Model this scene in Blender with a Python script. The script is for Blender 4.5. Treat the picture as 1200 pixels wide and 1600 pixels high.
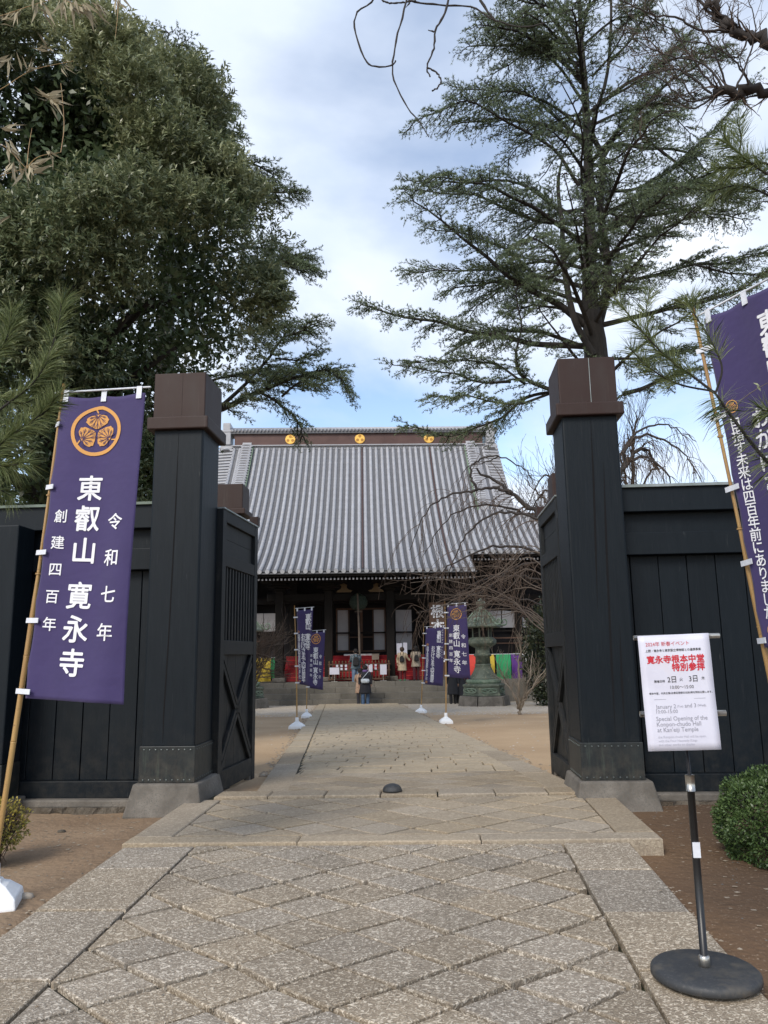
import bpy, math, random
import numpy as np
from mathutils import Vector, Matrix
random.seed(7); rng = np.random.default_rng(7)
S = bpy.context.scene
for _o in list(bpy.data.objects): bpy.data.objects.remove(_o)
R = math.radians; PI = math.pi

# ------------------------------------------------------------------ camera
F = 1202.0; EYE = 1.38
yw = Vector((78, -222.8, -F)).normalized()
zw = Vector((-100, 6450.0, -F)); zw = (zw - zw.dot(yw) * yw).normalized()
xw = yw.cross(zw)
RM = Matrix((xw, yw, zw))                       # camera axes -> world axes
cam_d = bpy.data.cameras.new('camera'); cam = bpy.data.objects.new('camera', cam_d)
S.collection.objects.link(cam); S.camera = cam
cam_d.sensor_fit = 'VERTICAL'; cam_d.sensor_height = 36; cam_d.lens = 36 * F / 1600
cam_d.clip_start = 0.05; cam_d.clip_end = 2000
cam.matrix_world = Matrix.Translation((0, 0, EYE)) @ RM.to_4x4()

# ------------------------------------------------------------------ light
SUN_EL, SUN_AZ = 40.0, 205.0                    # azimuth measured clockwise from +Y
W = bpy.data.worlds.new('World'); S.world = W; W.use_nodes = True
nt = W.node_tree; N = nt.nodes; L = nt.links; N.clear()
out = N.new('ShaderNodeOutputWorld'); bg = N.new('ShaderNodeBackground'); bg.inputs[1].default_value = 0.13
sky = N.new('ShaderNodeTexSky'); sky.sky_type = 'NISHITA'; sky.sun_disc = False
sky.sun_elevation = R(SUN_EL); sky.sun_rotation = R(SUN_AZ); sky.dust_density = 0.6; sky.air_density = 1.0
tc = N.new('ShaderNodeTexCoord'); sep = N.new('ShaderNodeSeparateXYZ'); L.new(tc.outputs['Generated'], sep.inputs[0])
def wm(op, a, b=None, c=None):
    n = N.new('ShaderNodeMath'); n.operation = op
    for i, q in enumerate((a, b, c)):
        if q is None: continue
        if isinstance(q, (int, float)): n.inputs[i].default_value = q
        else: L.new(q, n.inputs[i])
    return n.outputs[0]
zz = wm('ADD', wm('MAXIMUM', sep.outputs[2], 0.0), 0.22)
cmb = N.new('ShaderNodeCombineXYZ')
L.new(wm('DIVIDE', sep.outputs[0], zz), cmb.inputs[0]); L.new(wm('DIVIDE', sep.outputs[1], zz), cmb.inputs[1])
cmb.inputs[2].default_value = 3.3
no = N.new('ShaderNodeTexNoise'); no.inputs['Scale'].default_value = 1.25; no.inputs['Detail'].default_value = 7
no.inputs['Roughness'].default_value = 0.5; no.inputs['Distortion'].default_value = 0.25; L.new(cmb.outputs[0], no.inputs[0])
rp = N.new('ShaderNodeValToRGB'); rp.color_ramp.elements[0].position = 0.37; rp.color_ramp.elements[1].position = 0.60
L.new(no.outputs[0], rp.inputs[0])
no2 = N.new('ShaderNodeTexNoise'); no2.inputs['Scale'].default_value = 2.3; no2.inputs['Detail'].default_value = 6
L.new(cmb.outputs[0], no2.inputs[0])
cr = N.new('ShaderNodeValToRGB'); cr.color_ramp.elements[0].position = 0.34; cr.color_ramp.elements[1].position = 0.64
cr.color_ramp.elements[0].color = (3.6, 4.1, 4.95, 1); cr.color_ramp.elements[1].color = (4.65, 4.95, 5.45, 1)
L.new(no2.outputs[0], cr.inputs[0])
skm = N.new('ShaderNodeMixRGB'); skm.blend_type = 'MULTIPLY'; skm.inputs[0].default_value = 1; skm.inputs[2].default_value = (1.1, 1.05, 1.02, 1)
L.new(sky.outputs[0], skm.inputs[1])
mx = N.new('ShaderNodeMixRGB'); L.new(wm('MULTIPLY', rp.outputs[0], 0.97), mx.inputs[0])
L.new(skm.outputs[0], mx.inputs[1]); L.new(cr.outputs[0], mx.inputs[2])
L.new(mx.outputs[0], bg.inputs[0]); L.new(bg.outputs[0], out.inputs[0])

sun_d = bpy.data.lights.new('sun', 'SUN'); sun = bpy.data.objects.new('sun', sun_d); S.collection.objects.link(sun)
sun_d.energy = 1.5; sun_d.angle = R(22); sun_d.color = (1, 0.93, 0.82)
_sd = Vector((math.sin(R(SUN_AZ)) * math.cos(R(SUN_EL)), math.cos(R(SUN_AZ)) * math.cos(R(SUN_EL)), math.sin(R(SUN_EL))))
sun.rotation_euler = _sd.to_track_quat('Z', 'Y').to_euler(); sun.location = (-20, -20, 30)
S.view_settings.view_transform = 'Standard'; S.view_settings.look = 'None'
S.view_settings.exposure = 0.84; S.view_settings.gamma = 1; S.view_settings.use_curve_mapping = False

# ------------------------------------------------------------------ helpers
def P(px, py, Y):
    """the place that lies at depth Y (metres along the path) in the photograph's direction px, py"""
    d = RM @ Vector((px - 600, 800 - py, -F)); return Vector((0, 0, EYE)) + d * (Y / d.y)
ORG = {}
def link(o): S.collection.objects.link(o)
def thing(name, label, cat, loc=(0, 0, 0), rotz=0, group=None, local=False, kind=None):
    o = bpy.data.objects.new(name, None); link(o); o.location = loc; o.rotation_euler = (0, 0, rotz)
    o.empty_display_size = 0.2
    if kind: o['kind'] = kind
    else:
        o['label'] = label; o['category'] = cat
        if group: o['group'] = group
    ORG[o.name] = Vector((0, 0, 0)) if local else Vector(loc)
    return o
def tag(o, label, cat, group=None):
    o['label'] = label; o['category'] = cat
    if group: o['group'] = group
    return o
def finish(me, name, mat, parent, smooth=False, bevel=0, kind=None, org=None):
    o = bpy.data.objects.new(name, me); link(o)
    if mat is not None: me.materials.append(mat)
    if smooth:
        me.polygons.foreach_set('use_smooth', [True] * len(me.polygons))
    if parent is not None: o.parent = parent; ORG[o.name] = ORG[parent.name]
    else: ORG[o.name] = org if org is not None else Vector((0, 0, 0))
    if bevel:
        m = o.modifiers.new('bevel', 'BEVEL'); m.width = bevel; m.segments = 2; m.limit_method = 'ANGLE'; m.angle_limit = R(35)
    if kind: o['kind'] = kind
    return o
class MB:
    def __init__(s): s.v = []; s.f = []; s.mi = []; s.cm = 0
    def quad(s, a, b, c, d): i = len(s.v); s.v += [a, b, c, d]; s.f.append((i, i+1, i+2, i+3)); s.mi.append(s.cm)
    def poly(s, pts): i = len(s.v); s.v += list(pts); s.f.append(tuple(range(i, i+len(pts)))); s.mi.append(s.cm)
    def box(s, x0, x1, y0, y1, z0, z1):
        return s.hexa([(x0,y0,z0),(x1,y0,z0),(x1,y1,z0),(x0,y1,z0)], [(x0,y0,z1),(x1,y0,z1),(x1,y1,z1),(x0,y1,z1)])
    def hexa(s, lo, hi):
        n = len(lo); i = len(s.v); s.v += [tuple(p) for p in lo] + [tuple(p) for p in hi]
        s.f.append(tuple(i + n - 1 - k for k in range(n))); s.f.append(tuple(i + n + k for k in range(n)))
        for k in range(n):
            j = (k + 1) % n; s.f.append((i+k, i+j, i+n+j, i+n+k))
        s.mi += [s.cm] * (n + 2); return s
    def bar(s, a, b, w, h, up=(0, 0, 1)):
        a = Vector(a); b = Vector(b); d = (b - a).normalized(); u = Vector(up)
        r = d.cross(u).normalized(); u = r.cross(d).normalized(); r *= w/2; u *= h/2
        return s.hexa([a-r-u, a+r-u, a+r+u, a-r+u][::-1], [b-r-u, b+r-u, b+r+u, b-r+u][::-1])
    def tube(s, pts, rad, n=8, cap=True):
        pts = [Vector(p) for p in pts]; m = len(pts)
        if not hasattr(rad, '__len__'): rad = [rad] * m
        i0 = len(s.v); up = Vector((0.13, 0.07, 1)).normalized()
        for k in range(m):
            t = (pts[min(k+1, m-1)] - pts[max(k-1, 0)]).normalized()
            a = t.cross(up)
            if a.length < 1e-3: a = t.cross(Vector((1, 0, 0)))
            a.normalize(); b = t.cross(a)
            for j in range(n):
                q = 2*PI*j/n; s.v.append(tuple(pts[k] + rad[k]*(a*math.cos(q) + b*math.sin(q))))
        for k in range(m-1):
            for j in range(n):
                jj = (j+1) % n; s.f.append((i0+k*n+j, i0+k*n+jj, i0+(k+1)*n+jj, i0+(k+1)*n+j)); s.mi.append(s.cm)
        if cap:
            s.f.append(tuple(i0 + n-1-j for j in range(n))[::-1]); s.f.append(tuple(i0+(m-1)*n+j for j in range(n))[::-1]); s.mi += [s.cm]*2
        return s
    def lathe(s, prof, c=(0, 0, 0), n=24, ph=0, sx=1, sy=1):
        i0 = len(s.v); m = len(prof)
        for r, z in prof:
            for j in range(n):
                q = 2*PI*j/n + ph; s.v.append((c[0]+r*sx*math.cos(q), c[1]+r*sy*math.sin(q), c[2]+z))
        for k in range(m-1):
            for j in range(n):
                jj = (j+1) % n; s.f.append((i0+k*n+j, i0+k*n+jj, i0+(k+1)*n+jj, i0+(k+1)*n+j)); s.mi.append(s.cm)
        s.f.append(tuple(i0+n-1-j for j in range(n))); s.f.append(tuple(i0+(m-1)*n+j for j in range(n))); s.mi += [s.cm]*2
        return s
    def build(s, name, mat, parent=None, smooth=False, bevel=0, kind=None, org=None):
        o = ORG[parent.name] if parent is not None else (Vector(org) if org is not None else Vector((0, 0, 0)))
        me = bpy.data.meshes.new(name)
        me.from_pydata([(p[0]-o[0], p[1]-o[1], p[2]-o[2]) for p in s.v], [], s.f)
        mats = mat if isinstance(mat, (list, tuple)) else [mat]
        for m in mats[:-1]: me.materials.append(m)
        ob = finish(me, name, mats[-1], parent, smooth, bevel, kind, Vector(o))
        if len(mats) > 1: me.polygons.foreach_set('material_index', s.mi)
        if parent is None and org is not None: ob.location = org
        return ob
def copy_tree(o, parent=None):
    c = o.copy(); link(c); c.parent = parent; ORG[c.name] = ORG[o.name]
    for ch in list(o.children): copy_tree(ch, c)
    return c
def np_mesh(name, V, Q, mat, parent=None, tint=None, smooth=False, kind=None):
    """V (n,3), Q (m,k) equal-size faces; tint per vertex"""
    me = bpy.data.meshes.new(name); n, m, k = len(V), len(Q), Q.shape[1]
    if parent is not None: V = V - np.array(ORG[parent.name])
    me.vertices.add(n); me.vertices.foreach_set('co', np.ascontiguousarray(V, dtype=np.float32).ravel())
    me.loops.add(m*k); me.loops.foreach_set('vertex_index', np.ascontiguousarray(Q, dtype=np.int32).ravel())
    me.polygons.add(m); me.polygons.foreach_set('loop_start', np.arange(0, m*k, k, dtype=np.int32))
    me.polygons.foreach_set('loop_total', np.full(m, k, dtype=np.int32))
    if tint is not None:
        a = me.attributes.new('tint', 'FLOAT', 'POINT'); a.data.foreach_set('value', np.ascontiguousarray(tint, dtype=np.float32))
    me.update(); me.validate()
    return finish(me, name, mat, parent, smooth, 0, kind)

# ------------------------------------------------------------------ materials
def mat(name, col, rough=0.7, metal=0, noise=None, bump=None, spec=0.5, obj_var=0, coord='Object', tint=None, trans=0, wear=None, sheen=0):
    """noise=(scale, darker colour, detail, contrast, (sx,sy,sz)); bump=(scale, strength, distance); wear=(scale, colour, threshold)"""
    m = bpy.data.materials.new(name); m.use_nodes = True; t = m.node_tree; n = t.nodes; l = t.links
    b = n['Principled BSDF']; b.inputs['Roughness'].default_value = rough; b.inputs['Metallic'].default_value = metal
    b.inputs['Specular IOR Level'].default_value = spec
    co = n.new('ShaderNodeTexCoord').outputs[coord]; c = None
    base = n.new('ShaderNodeRGB'); base.outputs[0].default_value = (*col, 1); c = base.outputs[0]
    def noi(scale, det=5, st=(1, 1, 1), ro=0.6):
        mp = n.new('ShaderNodeMapping'); mp.inputs['Scale'].default_value = st; l.new(co, mp.inputs[0])
        q = n.new('ShaderNodeTexNoise'); q.inputs['Scale'].default_value = scale; q.inputs['Detail'].default_value = det
        q.inputs['Roughness'].default_value = ro; l.new(mp.outputs[0], q.inputs[0]); return q.outputs[0]
    def ramp(src, a, bb):
        r = n.new('ShaderNodeMapRange'); r.inputs[1].default_value = a; r.inputs[2].default_value = bb; l.new(src, r.inputs[0]); return r.outputs[0]
    def mixc(f, a, bcol):
        x = n.new('ShaderNodeMixRGB'); l.new(f, x.inputs[0]); l.new(a, x.inputs[1])
        if isinstance(bcol, tuple): x.inputs[2].default_value = (*bcol, 1)
        else: l.new(bcol, x.inputs[2])
        return x.outputs[0]
    for q in (noise if isinstance(noise, list) else [noise] if noise else []):
        sc, c2 = q[0], q[1]; det = q[2] if len(q) > 2 else 5; con = q[3] if len(q) > 3 else (0.35, 0.65); st = q[4] if len(q) > 4 else (1, 1, 1)
        c = mixc(ramp(noi(sc, det, st), *con), c, c2)
    if obj_var:
        oi = n.new('ShaderNodeObjectInfo'); hs = n.new('ShaderNodeHueSaturation')
        mr = n.new('ShaderNodeMapRange'); mr.inputs[3].default_value = 1-obj_var; mr.inputs[4].default_value = 1+obj_var
        l.new(oi.outputs['Random'], mr.inputs[0]); l.new(mr.outputs[0], hs.inputs['Value']); l.new(c, hs.inputs['Color']); c = hs.outputs[0]
    if tint:
        at = n.new('ShaderNodeAttribute'); at.attribute_name = 'tint'; c = mixc(at.outputs['Fac'], c, tint)
    l.new(c, b.inputs['Base Color'])
    bl = bump if isinstance(bump, list) else [bump] if bump else []
    prev = None
    for q in bl:
        bp = n.new('ShaderNodeBump'); bp.inputs['Strength'].default_value = q[1]; bp.inputs['Distance'].default_value = q[2]
        l.new(noi(q[0], q[4] if len(q) > 4 else 4, q[3] if len(q) > 3 else (1, 1, 1)), bp.inputs['Height'])
        if prev: l.new(prev, bp.inputs['Normal'])
        prev = bp.outputs[0]
    if prev: l.new(prev, b.inputs['Normal'])
    if sheen: b.inputs['Sheen Weight'].default_value = sheen
    if trans:
        tr = n.new('ShaderNodeBsdfTranslucent'); l.new(c, tr.inputs[0]); ms = n.new('ShaderNodeMixShader'); ms.inputs[0].default_value = trans
        l.new(b.outputs[0], ms.inputs[1]); l.new(tr.outputs[0], ms.inputs[2]); l.new(ms.outputs[0], n['Material Output'].inputs[0])
    return m
M = {}
def paving(name, col, lite, dark, scale=26, amt=1.0, ov=0.1):
    """hand-chiselled stone: pits and pale crests that follow the same relief as the bump"""
    m = bpy.data.materials.new(name); m.use_nodes = True; t = m.node_tree; n = t.nodes; l = t.links; b = n['Principled BSDF']
    b.inputs['Roughness'].default_value = 0.85; b.inputs['Specular IOR Level'].default_value = 0.35
    geo = n.new('ShaderNodeNewGeometry'); mp = n.new('ShaderNodeMapping'); mp.inputs['Scale'].default_value = (1, 1.25, 1); l.new(geo.outputs['Position'], mp.inputs[0])
    def noi(s, d, dist=0):
        q = n.new('ShaderNodeTexNoise'); q.inputs['Scale'].default_value = s; q.inputs['Detail'].default_value = d; q.inputs['Distortion'].default_value = dist
        l.new(mp.outputs[0], q.inputs[0]); return q.outputs[0]
    def mr(src, a, bb, c=0, d=1):
        r = n.new('ShaderNodeMapRange'); r.inputs[1].default_value = a; r.inputs[2].default_value = bb; r.inputs[3].default_value = c; r.inputs[4].default_value = d
        l.new(src, r.inputs[0]); return r.outputs[0]
    def mix(f, a, c):
        x = n.new('ShaderNodeMixRGB'); l.new(f, x.inputs[0])
        for i, q in ((1, a), (2, c)):
            if isinstance(q, tuple): x.inputs[i].default_value = (*q, 1)
            else: l.new(q, x.inputs[i])
        return x.outputs[0]
    chis = noi(scale, 3, 1.3)
    c = mix(mr(noi(2.2, 4), 0.35, 0.65), col, tuple(k*0.8 for k in col))
    c = mix(mr(noi(70, 3), 0.45, 0.7), c, tuple(k*0.72 for k in col))
    c = mix(mr(chis, 0.53, 0.62, 0, 0.75*amt), c, lite)
    c = mix(mr(chis, 0.44, 0.36, 0, 0.6*amt), c, dark)
    oi = n.new('ShaderNodeObjectInfo'); hs = n.new('ShaderNodeHueSaturation'); l.new(c, hs.inputs['Color'])
    l.new(mr(oi.outputs['Random'], 0, 1, 1-ov, 1+ov), hs.inputs['Value'])
    x = n.new('ShaderNodeMath'); x.operation = 'MULTIPLY'; x.inputs[1].default_value = 7.3; l.new(oi.outputs['Random'], x.inputs[0])
    y = n.new('ShaderNodeMath'); y.operation = 'FRACT'; l.new(x.outputs[0], y.inputs[0])
    l.new(mr(y.outputs[0], 0, 1, 0.85, 1.1), hs.inputs['Saturation']); l.new(hs.outputs[0], b.inputs['Base Color'])
    bp = n.new('ShaderNodeBump'); bp.inputs['Strength'].default_value = 0.9; bp.inputs['Distance'].default_value = 0.012*amt; l.new(chis, bp.inputs['Height'])
    b2 = n.new('ShaderNodeBump'); b2.inputs['Strength'].default_value = 0.5; b2.inputs['Distance'].default_value = 0.004; l.new(noi(110, 3), b2.inputs['Height']); l.new(bp.outputs[0], b2.inputs['Normal'])
    l.new(b2.outputs[0], b.inputs['Normal']); return m
M['pave'] = paving('chiselled_stone', (.33, .27, .20), (.76, .67, .54), (.15, .12, .088), 62, .95, .12)
M['pave_smooth'] = paving('worn_stone', (.37, .30, .215), (.50, .42, .31), (.23, .18, .13), 40, 0.7, .14)
M['pave_in'] = paving('inner_stone', (.44, .36, .255), (.54, .46, .34), (.29, .23, .165), 16, 0.5, 0.06)
M['joint'] = mat('joint_earth', (.03, .022, .015), .95, noise=(9, (.035, .04, .018)), bump=(40, .6, .01))
M['granite'] = mat('granite', (.19, .17, .145), .85, noise=[(4, (.09, .078, .064), 6), (90, (.1, .095, .085), 3, (.5, .7))], bump=[(30, .5, .01), (4, .4, .03)])
M['granite2'] = mat('foundation_stone', (.13, .11, .085), .9, noise=(6, (.06, .045, .03), 6), bump=[(9, 1, .06), (40, .5, .01)])
M['stepstone'] = mat('step_stone', (.2, .18, .15), .85, noise=[(1.5, (.11, .1, .085), 6), (20, (.13, .12, .1), 4)], bump=(12, .4, .01), obj_var=.14)
M['black'] = mat('black_paint', (.0028, .0060, .0095), .5, noise=[(2.5, (.005, .0088, .0128), 6, (.3, .7), (6, 6, 1)), (60, (.011, .014, .018), 3, (.6, .8), (1, 1, .08))], bump=[(30, .35, .004, (4, 4, .15)), (8, .3, .006, (4, 4, .2))], obj_var=.12, spec=.22)
M['crack'] = mat('crack_shadow', (.002, .002, .003), 1)
M['wornblack'] = mat('weathered_black', (.0095, .0115, .013), .6, noise=[(3, (.005, .007, .009), 6, (.3, .7), (5, 5, 1)), (14, (.03, .028, .025), 5, (.58, .8), (1, 1, .3))], bump=(30, .35, .004, (4, 4, .2)), obj_var=.15, spec=.3)
M['copper'] = mat('brown_copper', (.038, .026, .023), .55, metal=.1, spec=.3, noise=[(3, (.032, .017, .014), 5), (14, (.085, .075, .068), 4, (.60, .8), (4, 4, .2)), (1.2, (.032, .016, .013), 4, (.3, .7), (6, 6, .3))], bump=(3, .15, .02))
M['coppergreen'] = mat('stained_copper', (.022, .027, .028), .5, metal=.3, noise=[(4, (.012, .015, .017), 5, (.3, .7), (5, 5, .5)), (9, (.045, .06, .05), 5, (.55, .8), (4, 4, .4)), (3, (.04, .022, .02), 3, (.6, .75), (5, 5, .3))], bump=(3, .15, .02))
M['captin'] = mat('cap_metal', (.33, .36, .37), .45, metal=.3, noise=(5, (.2, .23, .22)))
M['capgreen'] = mat('cap_metal_green', (.15, .19, .15), .55, metal=.2, noise=(5, (.08, .1, .09)))
M['rivet'] = mat('rivet_metal', (.12, .14, .14), .35, metal=.7)
M['bamboo'] = mat('bamboo_pole', (.42, .26, .09), .45, noise=[(3, (.3, .17, .06), 4, (.35, .65), (8, 8, .6)), (20, (.22, .12, .05), 3, (.6, .75), (1, 1, 3))])
M['purple'] = mat('purple_cloth', (.052, .036, .135), .8, noise=(2, (.043, .030, .115), 4), bump=[(260, .15, .001), (2.2, .55, .035, (1, 1, 1.0)), (7, .35, .006, (.25, .25, 1.6))], sheen=.2, trans=.12)
M['white'] = mat('white_print', (.78, .78, .82), .8)
M['orange'] = mat('orange_print', (.62, .31, .09), .8)
M['vein'] = mat('vein_print', (.05, .03, .1), .85)
M['strap'] = mat('white_strap', (.72, .75, .8), .6, noise=(30, (.6, .62, .68)))
M['plastic'] = mat('white_plastic', (.86, .87, .88), .5, bump=(60, .3, .004), noise=(8, (.7, .72, .74), 4, (.6, .8)))
def splash(m, col, z0, z1, amt):
    """dried mud splashed and dust settled on the foot of the timbers"""
    t = m.node_tree; n = t.nodes; l = t.links; b = n['Principled BSDF']; src = b.inputs['Base Color'].links[0].from_socket
    g = n.new('ShaderNodeNewGeometry'); sp = n.new('ShaderNodeSeparateXYZ'); l.new(g.outputs['Position'], sp.inputs[0])
    a = n.new('ShaderNodeMapRange'); a.inputs[1].default_value = z1; a.inputs[2].default_value = z0; l.new(sp.outputs[2], a.inputs[0])
    q = n.new('ShaderNodeTexNoise'); q.inputs['Scale'].default_value = 9; q.inputs['Detail'].default_value = 7; q.inputs['Roughness'].default_value = .7; l.new(g.outputs['Position'], q.inputs[0])
    r = n.new('ShaderNodeMapRange'); r.inputs[1].default_value = .42; r.inputs[2].default_value = .7; l.new(q.outputs[0], r.inputs[0])
    k = n.new('ShaderNodeMath'); k.operation = 'MULTIPLY'; l.new(a.outputs[0], k.inputs[0]); l.new(r.outputs[0], k.inputs[1])
    k2 = n.new('ShaderNodeMath'); k2.operation = 'MULTIPLY'; k2.inputs[1].default_value = amt; l.new(k.outputs[0], k2.inputs[0])
    x = n.new('ShaderNodeMixRGB'); l.new(k2.outputs[0], x.inputs[0]); l.new(src, x.inputs[1]); x.inputs[2].default_value = (*col, 1)
    # pale scuffs and flaked paint higher up
    mp = n.new('ShaderNodeMapping'); mp.inputs['Scale'].default_value = (30, 30, 4); l.new(g.outputs['Position'], mp.inputs[0])
    v = n.new('ShaderNodeTexNoise'); v.inputs['Scale'].default_value = 1; v.inputs['Detail'].default_value = 5; l.new(mp.outputs[0], v.inputs[0])
    w = n.new('ShaderNodeMapRange'); w.inputs[1].default_value = .70; w.inputs[2].default_value = .80; w.inputs[4].default_value = .55; l.new(v.outputs[0], w.inputs[0])
    y = n.new('ShaderNodeMixRGB'); l.new(w.outputs[0], y.inputs[0]); l.new(x.outputs[0], y.inputs[1]); y.inputs[2].default_value = (.09, .095, .095, 1)
    l.new(y.outputs[0], b.inputs['Base Color'])
splash(M['black'], (.05, .045, .038), .2, 1.0, .4); splash(M['wornblack'], (.08, .065, .05), .15, 1.1, .6); splash(M['coppergreen'], (.10, .085, .065), .25, .7, .7)
M['dirt'] = None
M['paper'] = mat('white_paper', (.62, .62, .71), .5, noise=[(5, (.56, .55, .64), 4), (3, (.60, .53, .55), 3, (.58, .7))])
M['ink'] = mat('black_ink', (.03, .03, .035), .7)
M['inkgrey'] = mat('grey_ink', (.23, .23, .28), .7)
M['inkpale'] = mat('pale_grey_ink', (.4, .4, .47), .7)
M['inkred'] = mat('red_ink', (.5, .015, .03), .7)
M['rubber'] = mat('black_rubber', (.035, .037, .04), .6, noise=[(14, (.09, .08, .065), 4, (.5, .75)), (90, (.06, .06, .06), 2, (.55, .7))], bump=(120, .3, .002))
M['blackmetal'] = mat('black_metal', (.012, .012, .013), .35)
M['steel'] = mat('brushed_steel', (.5, .48, .44), .3, metal=.9)
M['wood'] = mat('dark_wood', (.013, .0095, .008), .75, spec=.25, noise=(6, (.008, .006, .005), 5, (.3, .7), (3, 3, .5)), obj_var=.2)
M['wood2'] = mat('brown_wood', (.11, .055, .033), .7, noise=(6, (.07, .035, .02), 5, (.3, .7), (3, 3, .5)), obj_var=.15)
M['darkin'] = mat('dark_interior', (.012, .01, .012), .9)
M['shoji'] = mat('paper_screen', (.38, .37, .38), .8, noise=(1.5, (.32, .31, .33)))  # screen paper darkened, shade under the eaves put into its colour
M['red'] = mat('red_cloth', (.30, .008, .018), .8, noise=(3, (.2, .006, .012)))  # red deepened so its colour carries the facade's shadow
M['cred'] = mat('red_curtain', (.72, .07, .05), .8, bump=(3, .6, .08, (2, 1, 1)))
M['cyellow'] = mat('yellow_curtain', (.6, .42, .05), .8, bump=(3, .6, .08, (2, 1, 1)))
M['cgreen'] = mat('green_curtain', (.03, .3, .11), .8, bump=(3, .6, .08, (2, 1, 1)))
M['cpurple'] = mat('purple_curtain', (.1, .03, .2), .8, bump=(3, .6, .08, (2, 1, 1)))
M['cwhite'] = mat('white_curtain', (.7, .7, .72), .8, bump=(3, .6, .08, (2, 1, 1)))
M['gold'] = mat('gold_leaf', (.85, .5, .12), .4, metal=.55)
M['golddull'] = mat('dull_gold', (.13, .08, .035), .5, metal=.3)  # dull gold, darkened further to paint facade shadow on the ornaments
M['goldline'] = mat('gold_shadow', (.4, .2, .04), .5, metal=.4)
M['ridgebrown'] = mat('ridge_copper', (.095, .05, .042), .5, metal=.2, noise=(1.2, (.07, .035, .03), 4))
M['tile'] = mat('silver_tile', (.37, .375, .40), .45, noise=[(3, (.32, .32, .335), 5), (1.3, (.27, .27, .28), 6, (.6, .85))], obj_var=.06, spec=.6)
M['pan'] = mat('pan_tile', (.115, .118, .13), .5, noise=[(2, (.09, .092, .10), 6), (14, (.09, .09, .1), 2, (.6, .7))], spec=.5)
M['verdigris'] = mat('verdigris', (.12, .14, .105), .7, noise=[(3, (.06, .075, .055), 6, (.45, .62)), (8, (.27, .28, .19), 5, (.56, .72)), (4, (.16, .13, .08), 4, (.6, .75))], bump=(14, .5, .03))
M['verdipale'] = mat('pale_verdigris', (.24, .29, .22), .7, noise=(6, (.1, .16, .11), 5), bump=(14, .4, .02))
M['bark'] = mat('cedar_bark', (.038, .033, .029), .95, noise=(6, (.02, .017, .015), 6, (.35, .65), (3, 3, .6)), bump=[(14, 1, .03, (3, 3, .6))])
M['barkpale'] = mat('pale_bark', (.125, .10, .078), .9, noise=(6, (.08, .06, .05), 5))
M['barkdark'] = mat('cherry_bark', (.028, .023, .022), .9, noise=(6, (.045, .038, .034), 5))
M['twigred'] = mat('reddish_twig', (.085, .058, .042), .85)
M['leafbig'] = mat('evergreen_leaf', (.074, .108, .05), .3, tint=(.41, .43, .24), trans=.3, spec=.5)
M['leafdark'] = mat('dark_shrub_leaf', (.02, .03, .014), .45, tint=(.08, .09, .04), trans=.1)
M['leafcedar'] = mat('cedar_needle', (.065, .10, .055), .55, tint=(.22, .27, .14), trans=.15)
M['needle'] = mat('pine_needle', (.085, .12, .04), .5, tint=(.34, .38, .17), trans=.25, spec=.3)
M['leafbox'] = mat('boxwood_leaf', (.05, .09, .028), .4, tint=(.14, .21, .07), trans=.2)
M['leafazalea'] = mat('azalea_leaf', (.16, .17, .04), .5, tint=(.5, .38, .07), trans=.25)
M['leafdry'] = mat('dry_bamboo_leaf', (.22, .18, .11), .7, tint=(.5, .44, .3), trans=.3)
M['gravel'] = mat('pale_gravel', (.36, .31, .25), .9, tint=(.55, .48, .4))
M['litter'] = mat('leaf_litter', (.2, .13, .07), .9, tint=(.42, .36, .28))
M['ornament'] = mat('dark_green_ornament', (.012, .024, .018), .8, noise=(14, (.03, .045, .03), 4))
M['barksap'] = mat('sapling_bark', (.26, .215, .165), .9, noise=(6, (.17, .14, .11), 5))
M['skin'] = mat('skin', (.48, .3, .22), .6)
M['hair'] = mat('black_hair', (.012, .01, .01), .5)

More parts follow.
